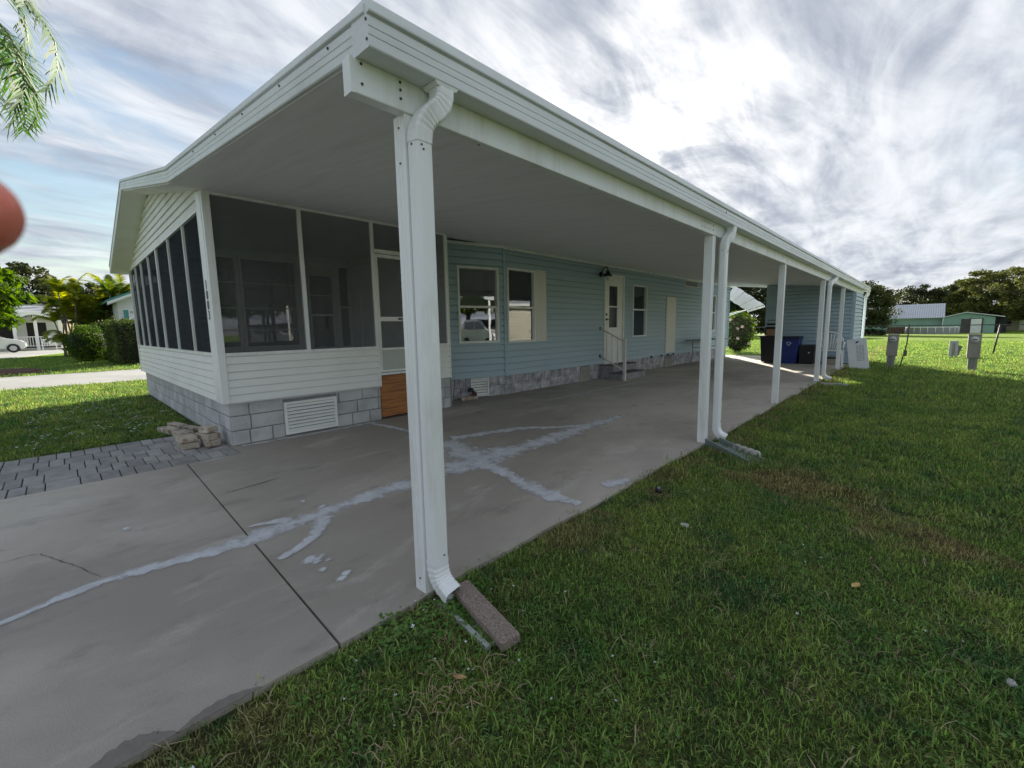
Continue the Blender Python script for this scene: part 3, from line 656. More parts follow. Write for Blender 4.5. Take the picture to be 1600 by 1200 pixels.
def downspout(yo, yp, full=True, zb=.0, kick=.09, xp=-1.466):
    d = thing('downspout', 'x', 'downspout', (xp, yp, 0), 'white downspouts under the carport gutter')
    w, dp = .068, .076
    top = bez((-1.447, yo, 2.092), (-1.430, yo+.01, 1.955), (xp+.006, yp-.005, 2.00), (xp, yp, 1.86), 24)
    sweep_rect(top, w+.004, dp+.004, d, 'elbow', WHITE, ribs=((3, 9), (12, 20)))
    MB().hull([(-1.49,yo-.055,2.083),(-1.406,yo-.055,2.083),(-1.406,yo+.055,2.083),(-1.49,yo+.055,2.083)], [(-1.487,yo-.045,2.071),(-1.409,yo-.045,2.071),(-1.409,yo+.045,2.071),(-1.487,yo+.045,2.071)]).build('outlet', WHITE, d)
    sweep_rect([(xp, yp, 1.875), (xp, yp, 1.2), (xp, yp, .16)], w, dp, d, 'pipe', WHITE)
    if full:
        bot = bez((xp, yp, .17), (xp, yp, .08), (xp+.02, yp+.003, .062+zb), (xp+kick, yp+.01, .03+zb), 16)
        sweep_rect(bot, w+.004, dp+.004, d, 'elbow', WHITE, ribs=((1, 12),))
    for z in (1.845, 1.83): screw(d, (xp+w/2, yp+random.uniform(-.02,.02), z), .004)
    screw(d, (xp+.0, yp-dp/2, 1.85), .004, (0,-1,0)); screw(d, (xp+w/2, yp+.012, .19), .004)
    return d
for (yo, yp, lb) in ((1.135, 1.040, 'white downspout with crimped elbows on the nearest carport post'), (4.60, 4.475, 'white downspout behind the second carport post with curved foot'), (11.1, 10.62, 'white downspout beside the white plastic chair'), (17.7, 17.32, 'white downspout on the far rear corner of the blue shed')):
    tag(downspout(yo, yp, kick=.13 if yo > 10 else .09), lb)

# ------------------------------------------------------------------ mobile home
mh = thing('mobile_home', 'blue sided mobile home with stone patterned skirt under the carport', 'house', (-7.5, 8, 0))
WB = Wall((-5.26, 5.30), (-5.26, 16.78), (1, 0))
zt = lambda y: cz(-5.26)
hs = lambda y0, y1, z0, z1: (y0-5.30, y1-5.30, z0, z1)
H_w1 = hs(5.37, 6.10, .905, 2.175); H_w2 = hs(9.74, 10.46, .89, 2.15); H_d = hs(8.45, 9.32, .30, 2.315); H_p = hs(11.60, 12.22, .40, 1.925); H_w3 = hs(14.6, 15.42, .95, 2.12); H_hv = hs(12.85, 13.80, 2.28, 2.47)
siding(mh, WB, .335, 2.50, .108, BLUE, [H_w1, H_w2, H_d, H_p, H_w3, H_hv])
bl = 1.0
WP = Wall((-5.50, 4.37), (-5.26, 5.30), (.968, -.25)); zb_ = .345
wl = lambda y: (y-4.37)*WP.L/.93
H_b = (wl(4.47), wl(5.20), .92, 2.15)
siding(mh, WP, .345, 2.505, .108, BLUE, [H_b], s0=-.42)
MB().bx(-5.275, -5.222, 5.285, 5.325, .33, 2.50).build('corner_trim', BLUE, mh)
MB().bx(-5.29, -5.222, 16.75, 16.81, .33, 2.50).build('corner_trim', BLUE, mh)
# skirt
V1 = (wl(4.67), wl(5.0), .02, .335)
def skirtwall(w, z1, holes, **k): blocks(mh, w, 0.0, z1, 2, GREYB2, (.14, .34), joint=.007, proud=.014, holes=holes, rnd=.2, **k)
WPs = Wall((-5.50-.03, 4.37), (-5.29, 5.30), (.968, -.25)); skirtwall(WPs, .372, [V1], s0=-.42)
WBs = Wall((-5.295, 5.30), (-5.295, 16.78), (1, 0))
V2 = hs(7.60, 7.94, .0, .30); V3 = hs(11.68, 12.15, .0, .22)
skirtwall(WBs, .352, [V2, V3])
vent(mh, WPs, *V1, n=6); vent(mh, WBs, *V2, n=7, m=mat('tan_vent', (.42,.40,.35), .6, .1)); vent(mh, WBs, *V3, n=5, m=MATS['tan_vent'])
# windows and doors
wn = window(mh, WP, *H_b, mid=1.51); wn['label'] = 'tall double hung window in the angled bay'
wn = window(mh, WB, *H_w1, mid=1.515)
wbox(MB(), WB, 6.10-5.3, 6.405-5.3, .90, 2.19, -.01, .044).build('shutter', CREAM, mh, bevel=.002)
for yy in (6.13, 6.375):
    for z in (.93, 2.16): screw(mh, (-5.215, yy, z), .005)
window(mh, WB, *H_w2, mid=1.555, blind=True); window(mh, WB, *H_w3, mid=1.55)
wbox(wbox(MB(), WB, H_p[0], H_p[1], H_p[2], H_p[3], -.02, .036), WB, H_p[0]+.03, H_p[1]-.03, H_p[2]+.03, H_p[3]-.03, .036, .042).build('utility_panel', CREAM, mh)
hv = MB()
for a, b, c, d in ((H_hv[0], H_hv[1], 2.28, 2.305), (H_hv[0], H_hv[1], 2.445, 2.47), (H_hv[0], H_hv[0]+.03, 2.305, 2.445), (H_hv[1]-.03, H_hv[1], 2.305, 2.445)): wbox(hv, WB, a, b, c, d, -.02, .038)
h_ = hv.build('high_vent', CREAM, mh); wbox(MB(), WB, H_hv[0]+.03, H_hv[1]-.03, 2.305, 2.445, -.012, -.006).build('vent_screen', mat('vent_screen_grey', (.22,.24,.25), .6, .1), h_)
# entry door
s0, s1, z0, z1 = H_d; mb = MB(); fw = .045
for a, b, c, d in ((s0, s0+fw, z0, z1), (s1-fw, s1, z0, z1), (s0+fw, s1-fw, z1-fw, z1), (s0+fw, s1-fw, z0, z0+.03)): wbox(mb, WB, a, b, c, d, -.06, .038)
dr = mb.build('door', WHITE, mh)
P = [(s0+fw, s0+.27), (s0+.27, s1-.27), (s1-.27, s1-fw)]
gz0, gz1, gzm = 1.13, 2.06, 1.60
lf = MB(); wbox(lf, WB, s0+fw, s0+.24, z0+.03, z1-fw, -.03, 0.006); wbox(lf, WB, s1-.27, s1-fw, z0+.03, z1-fw, -.03, .006); wbox(lf, WB, s0+.24, s1-.27, z0+.03, gz0, -.03, .006); wbox(lf, WB, s0+.24, s1-.27, gz1, z1-fw, -.03, .006); wbox(lf, WB, s0+.24, s1-.27, gzm-.014, gzm+.014, -.03, .008)
lf.build('door_leaf', WHITE, dr)
for a, b in ((gz0, gzm-.014), (gzm+.014, gz1)): wbox(MB(), WB, s0+.24, s1-.27, a, b, -.02, -.014).build('door_pane', mat('smoked_glass', (.03,.03,.036), .12, 0), dr)
for z in (1.31, 1.42):
    wbox(MB(), WB, s0+.09, s0+.125, z-.02, z+.025, .006, .03).build('door_lock', BLACK, dr)
wbox(MB(), WB, s0+.11, s0+.17, 1.30, 1.318, .03, .045).build('handle', BLACK, dr)
# trim at the top of the wall, small box on the wall
wbox(MB(), WB, 0, 11.48, 2.462, 2.518, .034, .052).build('top_trim', WHITE, mh)
wbox(MB(), WP, -.4, WP.L, 2.475, 2.52, .034, .050).build('top_trim', WHITE, mh)
for yy in np.arange(5.5, 16.5, .62): screw(mh, (-5.207, yy, 2.49), .006)
wbox(MB(), WB, 9.42-5.3, 9.56-5.3, .54, .66, .012, .055).build('outlet_box', BLUE, mh)
for i, yy in enumerate((10.75, 11.35, 11.75, 12.1)): MB().tube([(-5.28, yy, .35), (-5.21, yy, .35), (-5.19, yy, .32)], .018, 8).build('pipe_stub', BLACK, mh)
# rear wall and far walls, roof
MB().bx(-11.0, -5.275, 16.70, 16.765, 0, 2.5).build('rear_wall', BLUE, mh)
MB().bx(-11.06, -10.98, 3.95, 16.7, 0, 2.5).build('far_wall', BLUE, mh)
MB().bx(-11.0, -5.80, 4.0, 16.7, .30, .34).build('floor', DARK, mh)
MB().bx(-5.40, -5.345, 5.3, 16.7, .34, .89).build('wall_core', DARK, mh)
RD = (-8.10, 3.14)    # ridge (x, lower z)
def slab2(x0, z0, x1, z1, y0, y1, th, name, m, parent):
    return MB().hull([(x0,y0,z0),(x1,y0,z1),(x1,y1,z1),(x0,y1,z0)], [(x0,y0,z0+th),(x1,y0,z1+th),(x1,y1,z1+th),(x0,y1,z0+th)]).build(name, m, parent)
slab2(-4.95, 2.505, -8.10, 3.165, .86, 16.85, .05, 'roof', METROOF, mh); slab2(-8.10, 3.165, -11.20, 2.365, .86, 16.85, .05, 'roof', METROOF, mh)
rake((-4.94, 2.480), (-8.10, 3.118), mh); rake((-8.10, 3.118), (-11.22, 2.325), mh)
MB().bx(-11.26, -11.215, .815, 17.0, 2.31, 2.45).build('eave_fascia', FASC, mh)
# soffit at the front overhang
slab2(-4.97, 2.478, -8.10, 3.105, .83, 1.085, .012, 'soffit', WHITE2, mh); slab2(-8.10, 3.105, -11.21, 2.32, .83, 1.085, .012, 'soffit', WHITE2, mh)
MB().bx(-11.20, -11.07, 1.09, 16.9, 2.30, 2.312).build('soffit', WHITE2, mh)

# ------------------------------------------------------------------ screened porch
po = thing('screened_porch', 'white screened porch with dark mesh panels on a grey block base', 'porch', (-8, 2.5, 0))
WS = Wall((-5.03, 1.09), (-5.03, 3.95), (1, 0)); WF = Wall((-5.03, 1.09), (-11.10, 1.09), (0, -1))
sy = lambda y: y-1.09
# base blocks
WSb = Wall((-5.075, 1.13), (-5.075, 2.82), (1, 0)); WFb = Wall((-5.07, 1.135), (-11.05, 1.135), (0, -1))
VS = (sy(1.64)-.04, sy(2.225)-.04, .025, .385)
blocks(po, WSb, 0, .455, 3, GREYB, (.19, .40), joint=.011, proud=.013, holes=[VS]); blocks(po, WFb, 0, .455, 3, GREYB, (.2, .42), joint=.011, proud=.013)
vent(po, WSb, *VS, n=8, fw=.026, m=WHITE2)
WSc = Wall((-5.075, 3.50), (-5.075, 3.95), (1, 0)); blocks(po, WSc, 0, .455, 3, GREYB, (.19, .35), joint=.01)
MB().bx(-5.60, -5.075, 3.94, 3.99, 0, .45).build('return_wall', GROUT, po)
# knee wall siding
for a, b in ((0.03, sy(2.80)), (sy(3.50), sy(3.93))): siding(po, WS, .455, .925, .078, WHITE2, s0=a, s1=b, t=.018)
siding(po, WF, .455, .925, .078, WHITE2, s0=.09, s1=6.03, t=.018)
MB().bx(-11.0, -5.06, 1.12, 3.93, .42, .44).build('porch_floor', GREYB, po)
bk = MB(); wbox(bk, WS, 0.0, sy(2.8), .44, .925, -.04, -.002); wbox(bk, WF, 0.04, 6.03, .44, .925, -.04, -.002); bk.build('knee_wall_core', GREYIN, po)
cap = MB(); wbox(cap, WS, 0.02, sy(2.805), .925, .955, -.04, .022); wbox(cap, WS, sy(3.495), sy(3.935), .925, .955, -.04, .022); cap.build('sill_cap', WHITE, po)
wbox(MB(), WF, .02, 6.05, .925, .955, -.04, .022).build('sill_cap', WHITE, po)
# corner trim
MB().bx(-5.250, -5.005, 1.062, 1.130, .45, 2.49).build('corner_post', WHITE, po, bevel=.003); MB().bx(-5.060, -5.054, 1.058, 1.062, .45, 2.49).build('corner_bead', WHITE, po)
MB().bx(-11.12, -11.06, 1.065, 1.115, .45, 2.36).build('corner_post', WHITE, po)
MB().bx(-5.07, -5.012, 2.796, 2.812, .44, .925).build('end_trim', WHITE2, po); MB().bx(-5.07, -5.012, 3.93, 3.945, .44, 2.45).build('end_trim', WHITE2, po)
# side screens
def frame_and_screen(w, s0, s1, z0, z1, m, fw=.028, parent=po, name='screen_panel', zt1=None):
    zr = z1 if zt1 is None else zt1
    a = MB().hull([w.p(s0,z0,-.012), w.p(s1,z0,-.012), w.p(s1,zr,-.012), w.p(s0,z1,-.012)], [w.p(s0,z0,-.010), w.p(s1,z0,-.010), w.p(s1,zr,-.010), w.p(s0,z1,-.010)]).build(name, m, parent)
    return a
ztop = 2.465
mull = [sy(1.135), sy(1.925), sy(2.775)]
for a, b in ((mull[0], mull[1]), (mull[1]+.036, mull[2])): frame_and_screen(WS, a, b, .955, ztop, SCR_S)
for m_ in (mull[1], mull[2]): wbox(MB(), WS, m_, m_+.036, .955 if m_ < 1.6 else .60, ztop, -.035, .014).build('mullion', WHITE, po)
wbox(MB(), WS, sy(3.49), sy(3.526), .60, ztop, -.035, .014).build('mullion', WHITE, po); wbox(MB(), WS, sy(3.90), sy(3.93), .955, ztop, -.035, .014).build('mullion', WHITE, po)
frame_and_screen(WS, sy(3.526), sy(3.90), .955, ztop, SCR_S)
wbox(MB(), WS, 0.02, sy(3.93), ztop, 2.497, -.035, .016).build('head_rail', WHITE, po); wbox(MB(), WS, -.02, sy(3.95), 2.497, 2.520, -.05, .05).build('head_trim', WHITE2, po)
# screen door
sdr = MB(); a, b = sy(2.815), sy(3.485); dw = .035
for c, d, e, f in ((a, a+dw, .62, 2.10), (b-dw, b, .62, 2.10), (a+dw, b-dw, 2.06, 2.10), (a+dw, b-dw, 1.27, 1.325), (a+dw, b-dw, .905, .93), (a+dw, b-dw, .62, .645)): wbox(sdr, WS, c, d, e, f, -.02, .006)
sdo = sdr.build('screen_door', WHITE, po)
wbox(MB(), WS, a+dw, b-dw, .645, .905, -.012, -.004).build('kick_panel', mat('pale_grey_green_panel', (.50,.52,.48), .5, .05), sdo)
for e, f in ((.93, 1.27), (1.325, 2.06)): wbox(MB(), WS, a+dw, b-dw, e, f, -.008, -.006).build('door_mesh', SCR_S, sdo)
wbox(wbox(MB(), WS, a+.30, a+.42, 1.292, 1.304, .006, .024), WS, a+.29, a+.33, 1.288, 1.310, .006, .016).build('handle', BLACK, sdo)
wbox(MB(), WS, a, b, 2.11, 2.155, -.035, .014).build('door_head', WHITE, po); frame_and_screen(WS, a, b, 2.155, ztop, SCR_S)
wbox(MB(), WS, a, b, .585, .612, -.05, .03).build('threshold', WHITE, po)
for i in range(5): wbox(MB(), WS, a-.0, b, .035+i*.108, .035+i*.108+.105, -.045, -.012-(i % 2)*.003).build('plank', WOOD, po)
# front screens
fx = [5.055, 6.10, 7.05, 8.00, 8.80, 9.63, 10.35, 11.08]
mm = [0.20]+[x-5.03 for x in fx[1:]]; mm[-1] = 6.04
for i in range(7):
    a, b = mm[i]+.02, mm[i+1]-.012; frame_and_screen(WF, a, b, .955, 2.345, SCR_F)
for i in range(1, 7):
    k = .028 if i == 3 else .014; wbox(MB(), WF, mm[i]-k, mm[i]+k, .955, 2.345, -.03, .014).build('mullion', WHITE, po)
wbox(MB(), WF, 0.02, 6.04, 2.345, 2.375, -.03, .018).build('head_rail', WHITE, po)
# gable siding above the screens
def gspan(z):
    # rake underside: right 2.478 at s=-.06 -> ridge 3.105 at s=3.07 ; left 2.32 at s=6.18
    a = 0.0 if z < 2.49 else 3.07-(3.105-z)/(3.105-2.478)*3.13
    b = 6.05 if z < 2.353 else 3.07+(3.105-z)/(3.105-2.32)*3.11
    return (max(a, 0), min(b, 6.05)) if b-a > .02 else None
siding(po, WF, 2.375, 3.09, .085, WHITE2, top=gspan, t=.018)
mb = MB(); q = [WF.p(0,2.36,-.03), WF.p(0,2.49,-.03), WF.p(3.07,3.11,-.03), WF.p(6.05,2.35,-.03)]; q2 = [WF.p(0,2.36,-.004), WF.p(0,2.49,-.004), WF.p(3.07,3.11,-.004), WF.p(6.05,2.35,-.004)]
mb.hull(q, q2).build('gable_core', WHITE2, po)
# rooms behind the mesh: inner wall, back wall, ceiling
WI = Wall((-8.0, 1.12), (-8.0, 3.95), (1, 0)); iy = lambda y: y-1.12
Hs = [(iy(1.62), iy(2.07), .90, 2.36), (iy(2.10), iy(2.98), .90, 2.36), (iy(3.14), iy(3.62), .84, 2.18), (iy(3.68), iy(3.93), .84, 2.36)]
siding(po, WI, .44, 2.56, .106, GREYIN, Hs, name='inner_siding_board')
window(po, WI, *Hs[0], glass=GLASS, frame=GREYIN, hm=(1.2, 1.55, 1.95)); window(po, WI, *Hs[1], glass=GLASS, frame=GREYIN, hm=(1.2, 1.55, 1.95), vm=()); window(po, WI, *Hs[2], mid=1.45, frame=GREYIN, hm=(1.8,)); window(po, WI, *Hs[3], mid=1.6, frame=GREYIN)
WK = Wall((-8.0, 3.94), (-5.08, 3.94), (0, -1))
siding(po, WK, .44, 2.56, .106, GREYIN, [(.35, 1.75, .46, 2.30)], name='inner_siding_board')
sd_ = MB()
for a, b, c, d in ((.35,.39,.46,2.30),(1.71,1.75,.46,2.30),(.39,1.71,2.26,2.30),(.39,1.71,.46,.50),(1.03,1.08,.50,2.26)): wbox(sd_, WK, a, b, c, d, -.04, .02)
sl_ = sd_.build('sliding_door', GREYIN, po)
for a, b in ((.39, 1.03), (1.08, 1.71)): wbox(MB(), WK, a, b, .50, 2.26, -.02, -.014).build('door_pane', MATS['smoked_glass'], sl_)
wbox(MB(), WK, 1.0, 1.02, 1.2, 1.55, .02, .06).build('handle', BLACK, sl_)
MB().bx(-11.0, -5.07, 1.125, 3.93, 2.48, 2.492).build('porch_ceiling', GREYIN, po)
MB().bx(-11.0, -5.32, 3.95, 3.99, 0, 2.5).build('house_front_wall', GREYIN, po)
MB().bx(-11.04, -11.0, 1.13, 3.95, .44, 2.4).build('far_screen', SCR_F, po)
# house number on the corner
for i, ch in enumerate('1003'):
    cu = bpy.data.curves.new('t', 'FONT'); cu.body = ch; cu.size = .125; cu.extrude = .002; cu.align_x = 'CENTER'
    tmp = bpy.data.objects.new('t', cu); COL.objects.link(tmp); bpy.context.view_layer.update()
    me = bpy.data.meshes.new_from_object(tmp); bpy.data.objects.remove(tmp); me.materials.clear(); me.materials.append(mat('navy_digit', (.02,.025,.05), .4, 0))
    o = bpy.data.objects.new('house_number', me); COL.objects.link(o); o.parent = po
    o.rotation_euler = (R_(90), 0, 0); o.location = Vector((-5.150, 1.0595, 1.585-i*.098))-po.location

# ------------------------------------------------------------------ shed
sh = thing('storage_shed', 'blue sided storage shed at the far end of the carport', 'shed', (-2.5, 15.8, 0))
WH = Wall((-3.60, 15.05), (-1.50, 15.05), (0, -1)); WX = Wall((-1.50, 15.05), (-1.50, 16.95), (1, 0))
siding(sh, WH, .03, 2.09, .105, BLUE, s0=.02, s1=2.06)
sp = lambda z: (0.02, min(2.06, 2.1-(z-2.094)/SL)) if z > 2.094 else (0.02, 2.06)
siding(sh, WH, 2.09, 2.31, .11, BLUE, top=sp)
siding(sh, WX, .03, 1.97, .105, BLUE, s0=.05, s1=1.85)
MB().bx(-1.56, -1.475, 15.025, 15.10, .02, 1.975).build('corner_trim', BLUE, sh); MB().bx(-3.63, -3.58, 15.025, 15.08, .02, 2.31).build('corner_trim', BLUE, sh)
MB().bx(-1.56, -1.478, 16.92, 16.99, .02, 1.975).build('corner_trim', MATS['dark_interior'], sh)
MB().bx(-3.60, -1.52, 16.90, 16.95, 0, 2.1).build('rear_wall', BLUE, sh); MB().bx(-3.60, -3.56, 15.1, 16.9, 0, 2.3).build('side_wall', BLUE, sh); MB().bx(-3.56, -1.53, 15.09, 15.13, 0, 2.1).build('wall_core', DARK, sh)
MB().bx(-1.60, -1.49, 15.1, 16.9, -.02, .028).build('sill', CONC, sh)

# ------------------------------------------------------------------ wall lamp, steps, railing
la = thing('wall_lantern', 'black barn style wall lantern with clear globe beside the white door', 'wall lamp', (-5.24, 8.30, 2.28))
MB().tube([(-5.24,8.30,2.28),(-5.205,8.30,2.28)], .055, 16).build('back_plate', BLACK, la)
MB().tube(bez((-5.21,8.30,2.30),(-5.17,8.30,2.46),(-5.05,8.30,2.46),(-5.06,8.30,2.33),12), .011, 8).build('gooseneck', BLACK, la)
MB().lathe([(.02,.07),(.035,.06),(.045,.02),(.09,-.03),(.10,-.045),(.096,-.045),(.04,.01)], (-5.06,8.30,2.27), 20).build('shade', BLACK, la)
MB().lathe([(.035,-.0),(.045,-.03),(.040,-.08),(.02,-.10)], (-5.06,8.30,2.235), 16).build('globe', mat('frosted_globe', (.75,.75,.74), .2, 0), la)
MB().tube([(-5.205,8.30,2.27),(-5.12,8.30,2.27)], .012, 8).build('arm', BLACK, la)
st = thing('entry_steps', 'two grey stone faced steps below the white side door', 'steps', (-4.95, 8.8, 0))
STEP = mat('grey_step_stone', (.34,.33,.34), .85, .25, 10, bump=.6, bs=25, col2=(.22,.21,.23), c2s=6)
MB().bx(-5.275, -4.955, 8.34, 9.42, 0, .285).build('riser_block', GROUT, st); MB().bx(-5.275, -4.93, 8.33, 9.43, .285, .305).build('tread', mat('dark_tread', (.12,.12,.13), .8, .2), st, bevel=.004)
MB().bx(-4.95, -4.655, 8.22, 9.27, 0, .135).build('riser_block', GROUT, st); MB().bx(-4.95, -4.635, 8.21, 9.28, .135, .152).build('tread', MATS['dark_tread'], st, bevel=.004)
wb = Wall((-4.655, 8.22), (-4.655, 9.27), (1,0)); 
for i in range(5): a = i*.21; wbox(MB(), wb, a+.004, a+.206, .004, .132, 0, .010+random.random()*.006).build('facing_stone', STEP, st)
wb = Wall((-4.955, 8.34), (-4.955, 9.42), (1,0))
for i in range(5): a = i*.216; wbox(MB(), wb, a+.004, a+.212, .156, .282, 0, .010+random.random()*.006).build('facing_stone', STEP, st)
wb = Wall((-5.275, 8.34), (-4.955, 8.34), (0,-1))
for r in range(2):
    for i in range(2): wbox(MB(), wb, i*.16+.004, i*.16+.156, r*.14+.004, r*.14+.137, 0, .01).build('facing_stone', STEP, st)
rl = thing('hand_railing', 'white metal handrail from the wall to a post at the entry steps', 'railing', (-4.9, 8.30, 0))
RW = mat('railing_paint', (.70,.69,.64), .45, .08, 5)
MB().bx(-4.66, -4.60, 8.275, 8.325, 0, .88).build('post', RW, rl, bevel=.004); MB().bx(-4.665, -4.595, 8.27, 8.33, .88, .895).build('post_cap', RW, rl); MB().bx(-4.68,-4.58,8.255,8.345,0,.008).build('base_plate', RW, rl)
def rz_(x, a, b): return a+(b-a)*(x+5.24)/.58
MB().tube([(-5.24,8.30,1.115),(-4.66,8.30,.84)], .016, 8).build('top_rail', RW, rl); MB().tube([(-5.24,8.30,.50),(-4.66,8.30,.22)], .014, 8).build('bottom_rail', RW, rl)
for x in (-5.08, -4.94, -4.80): MB().tube([(x,8.30,rz_(x,.50,.22)),(x,8.30,rz_(x,1.115,.84))], .009, 6).build('baluster', RW, rl)
for z in (1.115, .50): MB().bx(-5.25,-5.225,8.275,8.325,z-.035,z+.03).build('wall_bracket', BLACK, rl)
# ------------------------------------------------------------------ small things near the house
GRIT = mat('pink_grit_concrete', (.40,.31,.26), .95, .35, 160, bump=.8, bs=220, col2=(.13,.10,.09), c2s=150, c2r=(.40,.68))
PALEC = mat('pale_cast_concrete', (.46,.44,.40), .9, .2, 30, bump=.5, bs=80, col2=(.30,.27,.24), c2s=9)
GREENPL = mat('grey_green_plastic', (.20,.24,.22), .6, .2, 8)
sb = thing('splash_block', 'pink brown gritty concrete splash slab lying below the nearest downspout', 'splash block', (-1.22, 1.07, 0), 'splash blocks under the downspouts')
M = Matrix.Rotation(-.20, 3, 'Z') @ Matrix.Rotation(.045, 3, 'Y') @ Matrix.Rotation(.10, 3, 'X')
MB().bxr((-1.215,1.075,.014), (.40,.082,.038), M=M).build('slab', GRIT, sb, bevel=.006)
mb = MB()
M2 = Matrix.Rotation(-.12, 3, 'Z')
for dx, dy, sx, sy_, sz in ((0,-.05,.34,.02,.05), (0,.05,.34,.02,.05), (0,0,.34,.10,.02), (-.165,0,.02,.10,.05)): mb.bxr((-1.255+dx, 1.050+dy, -.034), (sx,sy_,sz), M=M2)
mb.build('tray', mat('pale_plastic_tray', (.42,.44,.43), .5, .1), sb)
sb = thing('splash_block', 'grey green splash tray with scalloped pale edging below the second downspout', 'splash block', (-1.24, 4.2, 0), 'splash blocks under the downspouts')
a = math.atan2(4.02-4.34, -.99+1.487); c_, s_ = math.cos(a), math.sin(a)
def loc2(u, v, z, o=(-1.43, 4.34)): return (o[0]+u*c_-v*s_, o[1]+u*s_+v*c_, z)
def wedge(v0, v1, z0, z1, e0, e1): return MB().hull([loc2(0,v0,-.05), loc2(.56,v0,-.05), loc2(.56,v0,e1), loc2(0,v0,e0)], [loc2(0,v1,-.05), loc2(.56,v1,-.05), loc2(.56,v1,e1), loc2(0,v1,e0)])
wedge(-.11,-.095,0,0,.055,.0).build('side', GREENPL, sb); wedge(.05,.065,0,0,.055,.0).build('side', GREENPL, sb); wedge(-.095,.05,0,0,.008,-.015).build('floor', GREENPL, sb)
for i in range(4):
    c = loc2(.20+i*.075, .085, .0); MB().lathe([(.0,-.03),(.040,-.03),(.043,.01),(.036,.028),(.018,.036),(.0,.037)], c, 12).build('scallop', PALEC, sb)
sb = thing('splash_block', 'pale flat splash block in the grass below the third downspout', 'splash block', (-1.2, 9.9, 0), 'splash blocks under the downspouts')
MB().bxr((-1.2,9.95,.0), (.42,.16,.05), M=Matrix.Rotation(.1,3,'Z')).build('slab', PALEC, sb, bevel=.008)
# stacks of edging blocks by the porch corner
BRK = mat('tan_weathered_block', (.54,.47,.385), .9, .2, 25, bump=.8, bs=70, col2=(.25,.17,.13), c2s=12, ir=.2)
def rough_block(name, label, c, d, a, tilt=0, group='loose edging blocks by the porch corner', cat='edging block'):
    M = Matrix.Rotation(a, 3, 'Z') @ Matrix.Rotation(tilt, 3, 'Y'); mb = MB(); n = 5
    # front edge rough: a few cross sections with jitter
    secs = []
    for i in range(n+1):
        x = -d[0]/2+d[0]*i/n; j = [random.uniform(-.003,.003) for _ in range(4)]
        secs.append([M @ Vector(p)+Vector(c) for p in ((x,-d[1]/2+j[0],-d[2]/2),(x,d[1]/2+j[1],-d[2]/2),(x,d[1]/2+j[2],d[2]/2+j[3]*.4),(x,-d[1]/2+j[3],d[2]/2+j[0]*.4))])
    vs = [p for s in secs for p in s]; fs = [(3,2,1,0), tuple(range(n*4, n*4+4))]+[(i*4+k, i*4+(k+1)%4, (i+1)*4+(k+1)%4, (i+1)*4+k) for i in range(n) for k in range(4)]
    o = mb.add([tuple(v-Vector(c)) for v in vs], fs).build(name, BRK, None, bevel=.0025); o.location = c
    return tag(o, label, cat, group)
rough_block('edging_block', 'tan block on top of the low front stack beside the pavers', (-5.40,.80,.095), (.20,.135,.055), .15)
rough_block('edging_block', 'tan block at the bottom of the low front stack beside the pavers', (-5.38,.81,.032), (.21,.14,.06), .05)
rough_block('edging_block', 'topmost tan block of the taller stack at the porch corner', (-5.36,.985,.165), (.13,.12,.06), .5)
rough_block('edging_block', 'middle tan block of the taller stack at the porch corner', (-5.33,.975,.100), (.24,.12,.058), .25)
rough_block('edging_block', 'dark mossy lowest block of the taller stack at the porch corner', (-5.30,.985,.035), (.20,.12,.065), .1)
rough_block('edging_stone', 'long flat edging stone nearest the pavers, left piece of the front row', (-6.44,.80,.02), (.12,.30,.06), -1.36)
rough_block('edging_stone', 'flat edging stone in the front row, right piece against the block base', (-6.10,.875,.02), (.12,.28,.06), -1.36)
rough_block('edging_stone', 'left flat edging stone of the rear row in the lawn', (-6.78,.93,.005), (.09,.34,.055), -1.34)
rough_block('edging_stone', 'right flat edging stone of the rear row beside the block base', (-6.42,1.01,.005), (.09,.30,.055), -1.34)
def rock(name, label, c, r, m, cat='rock', group=None, flat=.5):
    import bmesh
    b = bmesh.new(); bmesh.ops.create_icosphere(b, subdivisions=2, radius=1)
    ph = random.random()*9
    for v in b.verts:
        k = 1+.22*math.sin(v.co.x*3+ph)+.16*math.sin(v.co.y*4+ph*2)+random.uniform(-.08,.08); v.co = Vector((v.co.x*r*k, v.co.y*r*k*.8, v.co.z*r*flat*k))
    me = bpy.data.meshes.new(name); b.to_mesh(me); b.free(); me.materials.append(m); o = bpy.data.objects.new(name, me); COL.objects.link(o); o.location = c
    return tag(o, label, cat, group)
STONE = mat('sandy_stone', (.30,.24,.18), .95, .3, 20, bump=.9, bs=50, col2=(.17,.13,.10), c2s=8)
rock('stepping_stone', 'low sandy stepping stone in the front lawn', (-8.0,.69,-.03), .13, STONE, 'stone', None, .25)
rock('stepping_stone', 'flat broken stone in the lawn against the porch base', (-8.3,.98,-.03), .14, STONE, 'stone', None, .22)
rock('stone', 'small pale lump of stone in the shaded grass below the crack', (-.945,2.42,-.005), .022, PALEC, 'rock')
rock('stone', 'small pale pebble in the far right shaded grass', (.28,2.0,-.005), .016, PALEC, 'rock')
